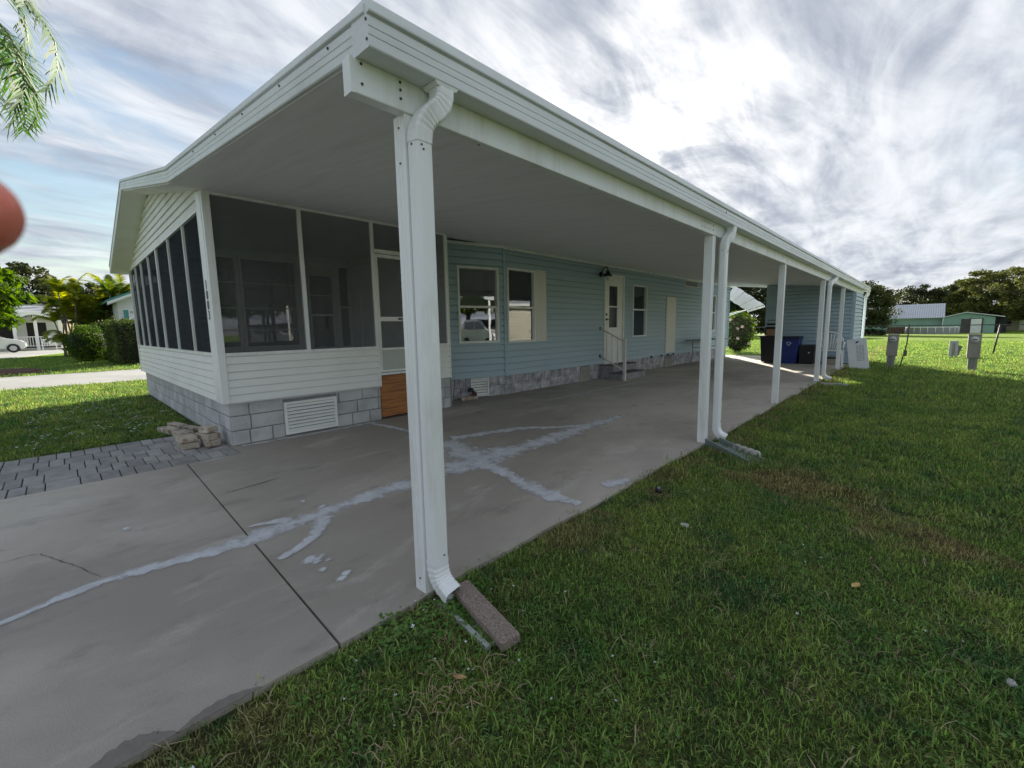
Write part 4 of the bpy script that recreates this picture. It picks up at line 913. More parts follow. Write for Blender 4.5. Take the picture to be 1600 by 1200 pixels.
# odd things at the foot of the bay
rough_block('edging_piece', 'pinkish scalloped concrete edging piece lying below the bay window', (-5.36,4.56,.028), (.075,.30,.05), -.22, group=None)
rock('red_stone', 'rough dark red stone resting behind the edging piece below the bay window', (-5.40,4.70,.075), .065, mat('dark_red_stone', (.14,.055,.045), .9, .3, 20, bump=.8), 'rock', None, .6)
pt = thing('glazed_pot', 'small dark blue glazed pot on top of the red stone', 'pot', (-5.40,4.64,.11))
BP = mat('dark_blue_glaze', (.012,.018,.045), .08, .1, 5, spec=.8)
MB().lathe([(.012,0),(.040,.008),(.052,.028),(.046,.052),(.034,.060),(.036,.066),(.028,.066),(.026,.05)], (-5.40,4.64,.112), 20).build('bowl', BP, pt)
MB().lathe([(.018,0),(.020,.006),(.001,.010)], (-5.40,4.64,.176), 14).build('lid', BP, pt)
# sprinkler head, leaf litter, roots
sp = thing('sprinkler_head', 'black sprinkler head standing in a patch of bare soil', 'sprinkler', (-1.28,2.8,-.03))
MB().lathe([(.022,0),(.022,.03),(.026,.032),(.026,.045),(.018,.05),(.001,.05)], (-1.28,2.8,-.03), 14).build('riser', BLACK, sp); MB().lathe([(.010,0),(.010,.010),(.001,.011)], (-1.28,2.8,.020), 10).build('cap', mat('grey_plastic', (.3,.3,.3), .5, 0), sp)
tag(MB().hull([(-1.28+.15*math.cos(a)*(1+.2*math.sin(3*a)),2.8+.13*math.sin(a),-.05) for a in np.linspace(0,6.28,15)[:-1]], [(-1.28+.11*math.cos(a)*(1+.2*math.sin(3*a)),2.8+.09*math.sin(a),-.012) for a in np.linspace(0,6.28,15)[:-1]]).build('bare_soil', mat('red_brown_soil', (.09,.045,.028), .95, .4, 60, bump=1, bs=90)), kind='stuff')
TAN = mat('dry_tan_stem', (.36,.27,.16), .8, .2, 20)
mb = MB()
for i in range(46):
    x, y = -1.0+random.gauss(0,.055), .70+random.gauss(0,.11); a = random.uniform(0, 6.28); ln = random.uniform(.03,.10); P = []
    for k in range(6):
        P.append((x, y, .012+.012*math.sin(k*1.3+i)+random.uniform(0,.004))); a += random.uniform(-.7,.7); x += math.cos(a)*ln/5; y += math.sin(a)*ln/5
    mb.tube(P, [.0014,.0016,.0015,.0013,.001,.0006], 4, cap=False)
tag(mb.build('dry_root_tangle', TAN, fix=False), 'tangle of dry tan roots lying in the grass near the bottom of the picture', kind='stuff')
lf = MB()
def leaf3(mb, c, ln, wd, a, curl=.3, tilt=.1):
    n = 5; vs = []
    for i in range(n+1):
        u = i/n; w_ = wd*math.sin(math.pi*min(.98,max(.02,u)))**.7/2; z = curl*ln*(u-.5)**2
        for s in (-1, 0, 1):
            x, y = (u-.5)*ln, s*w_; X_, Y_, _ = rotz((x,y,0), a); vs.append((c[0]+X_, c[1]+Y_, c[2]+z+abs(s)*w_*.35+tilt*x))
    mb.add(vs, [(i*3+k, i*3+k+1, i*3+k+4, i*3+k+3) for i in range(n) for k in range(2)])
for nm, lb, c, ln, wd, col in (('fallen_leaf','yellow tan fallen leaf lying alone in the dark grass',(-.146,2.317,.0),.05,.028,(.55,.38,.12)), ('fallen_leaf','torn tan leaf with curled ends just above the dry roots',(-1.03,.80,.012),.05,.02,(.48,.30,.13)),
                    ('fallen_leaf','pale papery leaf in the lower right grass',(.28,.92,.005),.035,.02,(.6,.55,.42)), ('fallen_leaf','dark dead leaf in the grass beside the slab edge',(-1.20,1.75,.005),.035,.02,(.04,.04,.035))):
    mb = MB(); leaf3(mb, (0,0,0), ln, wd, random.uniform(0,3)); o = mb.build(nm, mat('leaf_%d' % int(col[0]*100), col, .8, .15, 60), fix=False); o.location = c; tag(o, lb, 'leaf')
tag(MB().tube([(-1.982,1.482,.004),(-2.0,1.55,.006),(-2.038,1.673,.005)], [.0018,.0022,.0015], 5).build('twig', mat('pale_twig', (.50,.36,.30), .8, 0)), 'short pale twig lying on the concrete right of the nearest post', 'twig')

# ------------------------------------------------------------------ bins, chair, table, leaning panel
BIN = mat('black_bin_plastic', (.012,.012,.014), .45, .1, 8); BINB = mat('blue_bin_plastic', (.012,.035,.22), .4, .08, 8); BING = mat('charcoal_bin_plastic', (.022,.022,.026), .5, .1, 8)
def taper(mb, x0, x1, y0, y1, z0, z1, k):
    cx, cy = (x0+x1)/2, (y0+y1)/2; f = lambda x, y: (cx+(x-cx)*k, cy+(y-cy)*k)
    A = [(*f(x,y), z0) for x, y in ((x0,y0),(x1,y0),(x1,y1),(x0,y1))]; B = [(x,y,z1) for x, y in ((x0,y0),(x1,y0),(x1,y1),(x0,y1))]; mb.hull(A, B); return mb
b = thing('wheeled_bin', 'tall black wheeled bin with open lid and a cardboard box in it', 'bin', (-3.40,14.45,0))
taper(MB(), -3.62,-3.18,14.22,14.68,.02,.78,.80).build('body', BIN, b, bevel=.015); taper(MB(), -3.635,-3.165,14.205,14.695,.76,.80,1.0).build('rim', BIN, b, bevel=.008)
mb = MB(); mb.prism([(-3.62,.0),(-3.20,.0),(-3.20,.40),(-3.27,.49),(-3.36,.53),(-3.46,.53),(-3.55,.49),(-3.62,.40)], 0, .03)
mb.v = [(x, 14.70+z+.10*y, .80+y) for x, y, z in mb.v]; mb.build('lid', BIN, b, bevel=.006)
for x in (-3.60,-3.24): MB().tube([(x,14.66,.09),(x+.04,14.66,.09)], .09, 14).build('wheel', BIN, b)
o = MB().bx(-.13,.15,-.13,.13,-.2,.22).build('cardboard_box', mat('brown_cardboard', (.34,.20,.11), .85, .1, 6)); o.location = (-3.35,14.42,.77); tag(o, 'brown cardboard box sticking out of the black wheeled bin', 'box')
b = thing('recycling_bin', 'blue recycling bin with white recycling arrows', 'bin', (-2.85,14.42,0))
taper(MB(), -3.09,-2.62,14.18,14.66,.0,.70,.74).build('body', BINB, b, bevel=.012); taper(MB(), -3.11,-2.60,14.16,14.68,.69,.78,.96).build('rim', mat('dark_blue_rim', (.01,.015,.06), .45, .05), b, bevel=.01)
for i in range(3):   # three chasing arrows
    vs = []; n = 7; a0 = R_(90-120*i)
    for k in range(n):
        a = a0-R_(12+72*k/(n-1))
        for r in (.036,.054): vs.append((-2.865+r*math.cos(a), 14.150, .575+r*math.sin(a)))
    fs = [(2*k,2*k+1,2*k+3,2*k+2) for k in range(n-1)]; a = a0-R_(84); a2 = a0-R_(112); o_ = len(vs)
    vs += [(-2.865+.024*math.cos(a),14.150,.575+.024*math.sin(a)), (-2.865+.066*math.cos(a),14.150,.575+.066*math.sin(a)), (-2.865+.045*math.cos(a2),14.150,.575+.045*math.sin(a2))]
    fs.append((o_,o_+1,o_+2)); vs = [(x, y+(.70-z)*.11+.016, z) for x, y, z in vs]; MB().add(vs, fs).build('recycling_arrow', mat('white_print', (.75,.75,.75), .6, 0), b, fix=False)
b = thing('rubbish_bin', 'low charcoal square bin right of the blue recycling bin', 'bin', (-2.44,14.45,0))
taper(MB(), -2.64,-2.25,14.26,14.64,.0,.50,.86).build('body', BING, b, bevel=.02); taper(MB(), -2.65,-2.24,14.25,14.65,.49,.53,1).build('lid', BING, b, bevel=.01); MB().bx(-2.40,-2.36,14.245,14.262,.30,.34).build('badge', MATS['white_print'], b)
b = thing('planter_box', 'beige storage crate under the white chair', 'crate', (-1.80,14.5,0))
taper(MB(), -2.0,-1.66,14.35,14.6,.0,.17,.92).build('body', mat('beige_plastic', (.42,.37,.30), .6, .1), b, bevel=.01); taper(MB(), -2.01,-1.65,14.34,14.61,.17,.20,1).build('lid', BING, b)
for o in list(COL.objects):
    if o.parent is None and o.name.split('.')[0] in ('wheeled_bin','recycling_bin','rubbish_bin','planter_box','cardboard_box'): o.location.y += .30
CH = mat('white_moulded_plastic', (.74,.73,.70), .4, .05, 6)
c = thing('plastic_chair', 'white moulded plastic garden chair with fan back by the shed', 'chair', (0,0,0))
MB().hull([(-.24,-.24,.42),(.24,-.24,.42),(.21,.22,.40),(-.21,.22,.40)], [(-.24,-.24,.445),(.24,-.24,.445),(.21,.22,.42),(-.21,.22,.42)]).build('seat', CH, c, bevel=.008)
for i, a in enumerate(np.linspace(-.5,.5,8)):
    MB().tube([(.16*a*2*.8,.20,.42),(.20*a*2*.9,.25,.62),(.25*a*2,.31,.86-.10*abs(a*2)**2)], [.011,.013,.011], 5).build('back_slat', CH, c)
MB().tube([(-.27,.18,.62),(-.28,.27,.72),(-.22,.31,.82),(-.10,.33,.885),(0,.335,.90),(.10,.33,.885),(.22,.31,.82),(.28,.27,.72),(.27,.18,.62)], .018, 8).build('back_rim', CH, c)
for s in (-1,1):
    MB().tube([(s*.27,.20,.63),(s*.285,0,.64),(s*.27,-.20,.635),(s*.255,-.24,.60),(s*.24,-.24,.43)], [.022,.026,.026,.022,.018], 7).build('armrest', CH, c)
    MB().hull([(s*.20,-.26,.44),(s*.27,-.26,.44),(s*.27,-.19,.44),(s*.20,-.19,.44)], [(s*.235,-.28,0),(s*.275,-.28,0),(s*.275,-.24,0),(s*.235,-.24,0)]).build('leg', CH, c)
    MB().hull([(s*.18,.16,.44),(s*.26,.16,.44),(s*.26,.23,.44),(s*.18,.23,.44)], [(s*.22,.28,0),(s*.26,.28,0),(s*.26,.32,0),(s*.22,.32,0)]).build('leg', CH, c)
c.location = (-1.82,13.92,0); c.rotation_euler = (0,0,R_(12))
tb = thing('folding_table', 'grey folding table standing against the blue wall', 'table', (-4.85,13.6,0))
TG = mat('grey_table_plastic', (.28,.30,.30), .5, .08, 5)
MB().bx(-5.17,-4.58,12.75,15.0,.690,.722).build('table_top', TG, tb, bevel=.006)
for y in (13.15, 14.6):
    for x in (-5.08,-4.67): MB().tube([(x,y,.69),(x,y+.02,.35),(x+(.05 if x > -4.9 else -.02),y-.02,0)], .014, 6).build('leg', TG, tb)
    MB().tube([(-5.08,y+.012,.48),(-4.67,y+.012,.48)], .010, 6).build('cross_bar', TG, tb)
pn = thing('leaning_board', 'white panel with a small blue mark and grey printed table leaning on the shed', 'panel', (0,0,0))
PW = mat('white_panel_paint', (.74,.75,.75), .35, .04, 4)
MB().bx(-.20,.20,-.012,.012,0,.80).build('board', PW, pn, bevel=.003)
MB().bx(-.14,-.02,-.0135,-.012,.755,.762).build('print_line', mat('grey_print', (.35,.36,.38), .6, 0), pn)
MB().prism([(-.03,.68),(.03,.695),(.045,.725),(-.005,.735),(-.02,.715)], -.0135, -.012).v
mb = MB(); mb.add([(x,-.0138,z) for x, z in ((-.03,.68),(.035,.695),(.05,.728),(-.005,.735),(-.02,.715))], [(0,1,2,3,4)]); mb.build('blue_mark', mat('blue_print', (.02,.05,.30), .5, 0), pn, fix=False)
for r in range(12):
    for q in range(3):
        x0 = -.02+q*.055; z = .60-r*.034; w_ = random.uniform(.034,.048)
        MB().add([(x0,-.0138,z),(x0+w_,-.0138,z),(x0+w_,-.0138,z+.017),(x0,-.0138,z+.017)], [(0,1,2,3)]).build('printed_row', MATS['grey_print'], pn, fix=False)
pn.location = (-1.17,13.75,-.03); pn.rotation_euler = (R_(-14), R_(-11), R_(-6))

# ------------------------------------------------------------------ utility pedestals and pole
PED = mat('beige_grey_enamel', (.30,.28,.24), .5, .1, 4, col2=(.24,.21,.17), c2s=3, stretch=(1,1,.3)); PED2 = mat('grey_post_paint', (.20,.20,.18), .6, .15, 4)
def meter(x, y, lb, rot=0):
    p = thing('meter_pedestal', lb, 'electric meter', (x, y, -.04), 'electric meter pedestals in the side lawn')
    MB().bx(-.075,.075,-.05,.06,0,.34).build('pedestal_post', PED2, p, local=True, bevel=.004); MB().bx(.03,.075,-.056,-.05,.0,.34).build('conduit_cover', PED, p, local=True)
    MB().bx(-.105,.105,-.07,.09,.33,.86).build('cabinet', PED, p, local=True, bevel=.006); MB().bx(-.112,.112,-.078,.098,.86,.875).build('cabinet_lid', PED, p, local=True, bevel=.003)
    MB().bx(-.095,.095,-.076,-.070,.35,.64).build('cabinet_door', PED, p, local=True, bevel=.002)
    d = MB(); d.tube([(0,-.070,.75),(0,-.085,.75)], .078, 22, smooth=False); d.build('meter_ring', mat('meter_ring', (.45,.45,.43), .4, .05), p, local=True)
    d = MB(); d.tube([(0,-.085,.75),(0,-.12,.75),(0,-.135,.75)], [.062,.060,.045], 22); d.build('meter_glass', mat('meter_glass', (.55,.56,.55), .15, 0), p, local=True)
    MB().bx(-.04,.04,-.1365,-.134,.745,.765).build('dial_plate', BLACK, p, local=True)
    p.rotation_euler = (0, R_(rot), 0); return p
meter(-.635,14.5,'grey electric meter box on a short post nearest the shed',1.5); meter(.79,14.45,'beige electric meter box on a short post at the right',-.5)
p = thing('service_pedestal', 'short grey service box leaning in the sunlit lawn between the meters', 'utility box', (.62,19.5,-.04))
MB().bx(-.10,.10,-.07,.07,0,.56).build('cabinet', mat('pale_grey_enamel', (.40,.42,.41), .5, .08, 4), p, local=True, bevel=.005); MB().bx(-.03,.03,-.078,-.07,.12,.50).build('label_strip', PED, p, local=True)
MB().hull([(.10,-.02,.1),(.12,-.02,.1),(.2,.0,.38),(.10,0,.42)], [(.10,0,.1),(.12,0,.1),(.2,.02,.38),(.10,.02,.42)]).build('open_door', PED2, p, local=True)
p = thing('leaning_pole', 'thin dark leaning pole with a small switch box beside the first meter', 'pole', (-.46,14.6,-.04))
IRON = mat('dark_iron', (.05,.05,.045), .6, .2, 10)
MB().tube([(0,0,0),(.10,.05,.62),(.11,.2,1.11)], .013, 8).build('shaft', IRON, p, local=True); MB().bxr((.085,.02,.40), (.07,.05,.14)).build('switch_box', mat('brown_box', (.12,.10,.07), .6, .2), p, local=True, bevel=.004)

# ------------------------------------------------------------------ vegetation tools
def rnd_unit(n):
    v = np.random.normal(size=(n,3)); return v/np.linalg.norm(v, axis=1)[:,None]
def leaves(cs, size, asp=.5, droop=.0, up=.3):
    """one bent leaf (two quads) per centre"""
    n = len(cs); d = rnd_unit(n); d[:,2] = d[:,2]*.6-droop; d /= np.linalg.norm(d, axis=1)[:,None]
    u = rnd_unit(n)+np.array([0,0,up]); w = np.cross(d, u); w /= np.linalg.norm(w, axis=1)[:,None]+1e-9
    L_ = (size*np.random.uniform(.6,1.4,n))[:,None]; a = cs-d*L_*.5; b = cs+d*L_*.5+np.array([0,0,-.12])*L_; m_ = cs
    V = np.stack([a, m_-w*L_*asp*.5, b, m_+w*L_*asp*.5], 1).reshape(-1,3); Fq = np.arange(n*4).reshape(n,4); return V, Fq
def clumpcloud(c, r, n_clump, n_leaf, clump_r, hollow=.55, seed=0, flat_bottom=None, jag=.2):
    rs = np.random.RandomState(seed); d = rs.normal(size=(n_clump,3)); d /= np.linalg.norm(d, axis=1)[:,None]
    rad = hollow+(1-hollow)*rs.random_sample(n_clump)**.6; rad *= 1+rs.uniform(-jag, jag, n_clump)
    P = d*rad[:,None]*np.array(r)
    if flat_bottom is not None: P[:,2] = np.maximum(P[:,2], flat_bottom*r[2])
    k = rs.randint(0, n_clump, n_leaf); sz = rs.uniform(.5, 1.3, n_clump)[k]*clump_r
    q = rs.normal(size=(n_leaf,3)); q /= np.linalg.norm(q, axis=1)[:,None]; q *= (rs.random_sample(n_leaf)**.45)[:,None]; q[:,2] *= .6
    return P[k]+q*sz[:,None]+np.array(c), P+np.array(c)
OAK3 = leafmat('olive_oak_leaf', (.065,.078,.020), (.14,.145,.045), .25, .35); OAK = leafmat('oak_leaf', (.035,.050,.016), (.085,.095,.032), .25, .5); OAK2 = leafmat('dull_oak_leaf', (.032,.044,.018), (.070,.078,.030), .2, .5)
def limb_tree(name, label, cat, base, h, r, c_z, mt, n_clump=90, n_leaf=9000, leaf=.16, seed=1, group=None, trunk_r=.25, flat=-.35, clump=None, bark=BARK, asp=.5, droop=0):
    t = thing(name, label, cat, base, group); c = (base[0], base[1], base[2]+c_z)
    pts, cl = clumpcloud(c, r, n_clump, n_leaf, clump or min(r)*.32, seed=seed, flat_bottom=flat)
    V, Fq = leaves(pts, leaf, asp, droop); fastmesh('crown', V, Fq, mt, t)
    mb = MB(); rs = random.Random(seed); fork = Vector((base[0], base[1], base[2]+max(.6, (c_z-r[2]*.55))))
    mb.tube([Vector(base)-Vector((0,0,.3)), Vector(base)+Vector((rs.uniform(-.1,.1),0,.4)), fork], [trunk_r*1.25, trunk_r, trunk_r*.75], 10); mb.build('trunk', bark, t)
    for i in range(9):
        e = Vector(cl[rs.randrange(len(cl))]); mid = fork.lerp(e, .5)+Vector((rs.uniform(-.3,.3), rs.uniform(-.3,.3), .25*r[2]*.4))
        MB().tube([fork, mid, e], [trunk_r*.5, trunk_r*.28, trunk_r*.08], 6).build('limb', bark, t)
    return t
def frond(base, az, elev, length, n=34, lw=.028, ll=.45, droop=1.0, twist=0.0, seed=0, hang=.5):
    """pinnate palm leaf: arrays of quads for leaflets, points for the rib"""
    rs = np.random.RandomState(seed); P = []; p = np.array(base, float); el = elev; st = length/20
    for i in range(21):
        P.append(p.copy()); d = np.array([math.cos(az)*math.cos(el), math.sin(az)*math.cos(el), math.sin(el)]); p = p+d*st; el -= droop*.11*(.4+i/20)
    P = np.array(P); V = []; Fq = []
    for i in range(n):
        u = .12+.88*i/(n-1); f = u*19.99; k = int(f); q = P[k]+(P[k+1]-P[k])*(f-k); T = P[k+1]-P[k]; T /= np.linalg.norm(T)
        side = np.array([-math.sin(az), math.cos(az), 0]); upv = np.cross(T, side)
        l_ = ll*(math.sin(math.pi*(.12+.80*u))**.7)*rs.uniform(.85,1.1)
        for s in (-1, 1):
            d = T*.75+side*s*.95+upv*(-.10 if upv[2] > 0 else .10)+rs.normal(size=3)*.08; d /= np.linalg.norm(d); pp = q; w_ = np.cross(d, upv); w_ /= np.linalg.norm(w_)+1e-9
            o = len(V)
            for j in range(4):
                ww = lw*(1, .95, .6, .06)[j]*.5; V += [pp-w_*ww, pp+w_*ww]; pp = pp+d*l_/3; d = d+np.array([0,0,-hang*(.5+.5*j)]); d /= np.linalg.norm(d)
            Fq += [(o+2*j, o+2*j+1, o+2*j+3, o+2*j+2) for j in range(3)]
    return np.array(V), np.array(Fq), P
def palm(name, label, c, crown, fr, mt, stem_r=.12, stems=None, ll=.45, lw=.028, n=34, group=None, hang=.5):
    t = thing(name, label, 'palm', c, group)
    for i, (b, az, el, ln, dr) in enumerate(fr):
        V, Fq, P = frond(b, az, el, ln, n=n, ll=ll, lw=lw, droop=dr, seed=i*7+3, hang=hang); o = fastmesh('frond', V, Fq, mt, t)
        MB().tube([tuple(p) for p in P[::2]], list(np.linspace(.014, .004, len(P[::2]))), 5).build('rib', mat('palm_rib', (.12,.16,.04), .5, .1), o)
    for s in stems or []: MB().tube(s, [stem_r*1.1, stem_r, stem_r*.85][:len(s)], 10).build('trunk', mat('ringed_palm_trunk', (.22,.20,.17), .8, .2, 8, stretch=(1,1,6), bump=.3), t)
    return t

# palm whose fronds hang into the upper left corner
PLEAF = leafmat('palm_leaflet', (.030,.085,.010), (.065,.135,.018), .28, 2.0)
pc = (-5.45,-.98,3.62); fr = []
for az, el, ln, dr in ((1.12,.30,1.75,1.35),(.98,.05,1.5,1.1),(1.35,.85,1.7,1.7),(1.22,.62,1.95,1.55),(1.45,.15,1.55,1.25),(1.02,.95,1.8,1.5),(1.75,.35,1.7,1.4),(.85,.2,1.6,1.4),(2.3,.6,1.9,1.4),(3.0,.7,1.9,1.4),(3.7,.5,1.9,1.4),(4.4,.7,1.9,1.4),(5.1,.4,1.9,1.3),(5.8,.7,1.9,1.4),(.35,.5,1.9,1.4)):
    fr.append((pc, az, el, ln, dr))
palm('palm_tree', 'slender palm whose drooping green fronds enter the upper left corner', (pc[0],pc[1],-.04), pc, fr, PLEAF, stem_r=.075, stems=[[(pc[0],pc[1],-.1),(pc[0]+.03,pc[1],1.6),(pc[0],pc[1],3.2)]], ll=.42, lw=.018, n=54, hang=.16)

# clump of areca palms beyond the hedge
AREC = leafmat('areca_leaflet', (.070,.115,.016), (.30,.30,.03), .45, .7); rs = random.Random(5)
for g in range(3):
    cx, cy = -35+rs.uniform(-1,1), (.45, 1.45, 2.4)[g]; fr = []; stems = []
    for s in range(9):
        bx_, by_ = cx+rs.uniform(-.6,.6), cy+rs.uniform(-.4,.4); tx, ty, tz = bx_+rs.uniform(-.4,.4), by_+rs.uniform(-.45,.45), rs.uniform(1.6, 3.5)
        stems.append([(bx_,by_,-.1),((bx_+tx)/2,(by_+ty)/2,tz*.55),(tx,ty,tz)])
        for k in range(6): fr.append(((tx,ty,tz), rs.uniform(0,6.28), rs.uniform(.7,1.55), rs.uniform(.9,1.6), rs.uniform(.3,1.3)))
        for k in range(2): fr.append(((bx_,by_,rs.uniform(.2,1.0)), rs.uniform(-1.2,1.2), rs.uniform(.7,1.3), rs.uniform(1.0,1.6), rs.uniform(.9,1.5)))
    palm('areca_palm', ('bushy areca palm at the left of the palm clump beyond the round bush', 'tall areca palm in the middle of the palm clump', 'yellowing areca palm at the right of the clump beside the white gable')[g], (cx,cy,-.04), None, fr, AREC, stem_r=.035, stems=stems, ll=.42, lw=.05, n=24, group='clump of areca palms')

# broad leaved tree at the left edge, dark trees behind, bushes
MANGO = leafmat('mango_leaf', (.040,.085,.010), (.10,.16,.016), .35, 1.0)
limb_tree('mango_tree', 'tree with large drooping green leaves at the left edge before the white porch', 'tree', (-22.0,-2.05,-.04), 4, (1.2,1.12,1.0), 2.55, MANGO, n_clump=80, n_leaf=7000, leaf=.34, seed=3, trunk_r=.12, flat=-.8, asp=.26, droop=.7, clump=.42)
limb_tree('background_tree', 'dark tree rising behind the white porch roof at the left', 'tree', (-64,-1.6,-.1), 8, (4,2.6,3.0), 5.0, OAK2, n_clump=70, n_leaf=6000, leaf=.45, seed=4)
limb_tree('background_tree', 'dark rounded tree behind the palm clump at the left', 'tree', (-66,1.8,-.1), 8, (4,2.4,2.4), 4.3, OAK2, n_clump=70, n_leaf=6000, leaf=.45, seed=5)
limb_tree('background_tree', 'dark tree just left of the white gable with teal trim', 'tree', (-62,4.6,-.1), 8, (4,2.6,2.4), 3.6, OAK2, n_clump=60, n_leaf=5000, leaf=.45, seed=6)
limb_tree('background_tree', 'dark tree outside the left edge behind the parked white car', 'tree', (-60,-7,-.1), 8, (4,4,3.4), 5.2, OAK2, n_clump=80, n_leaf=6000, leaf=.5, seed=16)
HEDGE = leafmat('hedge_leaf', (.045,.095,.012), (.12,.20,.02), .25, 1.6); HEDGED = leafmat('dark_hedge_leaf', (.035,.055,.014), (.085,.12,.025), .2, 1.6)
def bush(name, label, c, r, mt, n, leaf, seed, stuff=None, box=False):
    t = thing(name, label, 'hedge' if box else 'bush', (c[0], c[1], -.04))
    rs = np.random.RandomState(seed)
    if box:
        p = rs.uniform(-1,1,(n,3)); ax = rs.randint(0,3,n); sg = np.sign(rs.uniform(-1,1,n)); k = rs.random_sample(n) < .85
        for i in range(3): m_ = k & (ax == i); p[m_,i] = sg[m_]*rs.uniform(.86,1.04,m_.sum())
    else:
        p = rs.normal(size=(n,3)); p /= np.linalg.norm(p, axis=1)[:,None]; p *= (1-.30*rs.random_sample(n)**2.2)[:,None]*(1+.10*np.sin(p[:,0]*7+seed)*np.sin(p[:,1]*6+p[:,2]*5)+.07*np.sin(p[:,2]*9+p[:,0]*4))[:,None]
    P = p*np.array(r)*(1+rs.normal(size=(n,1))*.03)+np.array(c); P = P[P[:,2] > 0]
    V, Fq = leaves(P, leaf, .5); fastmesh('foliage', V, Fq, mt, t)
    if box: taper(MB(), c[0]-r[0]*.85, c[0]+r[0]*.85, c[1]-r[1]*.85, c[1]+r[1]*.85, 0, c[2]+r[2]*.85, 1).build('inner_twigs', mat('dark_twigs', (.02,.018,.012), .9, .3), t)
    else: MB().lathe([(.15*r[0],-.95*r[2]),(.6*r[0],-.7*r[2]),(.84*r[0],-.1*r[2]),(.72*r[0],.5*r[2]),(.25*r[0],.8*r[2]),(.01,.84*r[2])], c, 14).build('inner_twigs', mat('dark_twigs', (.02,.018,.012), .9, .3), t)
    for i in range(5): a = i*1.3; MB().tube([(c[0]+.08*math.cos(a),c[1]+.08*math.sin(a),-.1),(c[0]+r[0]*.4*math.cos(a),c[1]+r[1]*.4*math.sin(a),c[2])], .025, 5).build('stem', BARK, t)
    return t
bush('round_bush', 'rounded bright green clipped bush beside the dark hedge', (-26.6,.88,.80), (.78,.66,.80), HEDGE, 7000, .075, 2)
bush('dark_hedge', 'tall dark green hedge between the round bush and the porch corner', (-24.2,2.25,.84), (2.0,.80,.90), HEDGED, 11000, .085, 3, box=True)
bush('dark_hedge', 'darker rear hedge behind the round bush', (-28.6,2.1,.84), (1.4,.9,.9), HEDGED, 7000, .09, 31, box=True)
# flowering shrub seen through the gap behind the carport
fs = bush('flowering_shrub', 'loose shrub with pale pink flowers behind the house in the gap', (-5.65,19.4,.85), (.62,.60,.82), leafmat('shrub_leaf', (.05,.09,.015), (.12,.17,.03), .35, 3), 2600, .085, 8)
rs = random.Random(3)
for i in range(7):
    a, z = rs.uniform(-1.9,.5), rs.uniform(.3,1.55); c = (-5.65+.58*math.cos(a)*.9, 19.4+.55*math.sin(a), z); mb = MB()
    for k in range(5): q = k*1.257; mb.add([c, (c[0]+.05*math.cos(q-.4),c[1]-.02,c[2]+.05*math.sin(q-.4)), (c[0]+.07*math.cos(q),c[1]-.035,c[2]+.07*math.sin(q)), (c[0]+.05*math.cos(q+.4),c[1]-.02,c[2]+.05*math.sin(q+.4))], [(0,1,2,3)])
    mb.build('flower', mat('pink_petal', (.70,.50,.50), .6, .05), fs, fix=False)
# awning beyond the house end
aw = thing('window_awning', 'white ribbed aluminium awning sloping out beyond the end of the blue wall', 'awning', (-5.2,18,2))
A = [np.array(p) for p in ((-5.52,18.2,2.62),(-4.50,18.35,1.83),(-4.86,17.55,1.64),(-5.56,17.45,2.13))]
def lerp(a, b, t): return a+(b-a)*t
for i in range(6):
    a0, a1 = i/6, (i+.93)/6; q = [lerp(A[0],A[1],a0), lerp(A[0],A[1],a1), lerp(A[3],A[2],a1), lerp(A[3],A[2],a0)]; up_ = np.array([.01,0,.025])
    MB().hull([tuple(v+up_*(i % 2)*.6) for v in q], [tuple(v+up_*(.5+(i % 2)*.6)) for v in q]).build('awning_slat', WHITE2, aw)
for p0, p1 in (((-5.56,17.5,1.45),(-4.90,17.6,1.66)), ((-5.56,17.9,1.55),(-4.7,18.0,1.76))): MB().tube([p0, p1], .012, 6).build('support_arm', WHITE, aw)
MB().hull([tuple(A[1]), tuple(A[2]), tuple(A[2]+np.array([.02,0,-.06])), tuple(A[1]+np.array([.02,0,-.06]))], [tuple(A[1]+np.array([.02,0,0])), tuple(A[2]+np.array([.02,0,0])), tuple(A[2]+np.array([.04,0,-.06])), tuple(A[1]+np.array([.04,0,-.06]))]).build('front_lip', WHITE2, aw)
MB().bx(-5.60,-5.55,16.99,18.3,2.08,2.16).build('mounting_rail', WHITE2, aw); MB().bx(-5.60,-5.55,16.99,18.3,2.55,2.63).build('mounting_rail', WHITE2, aw)

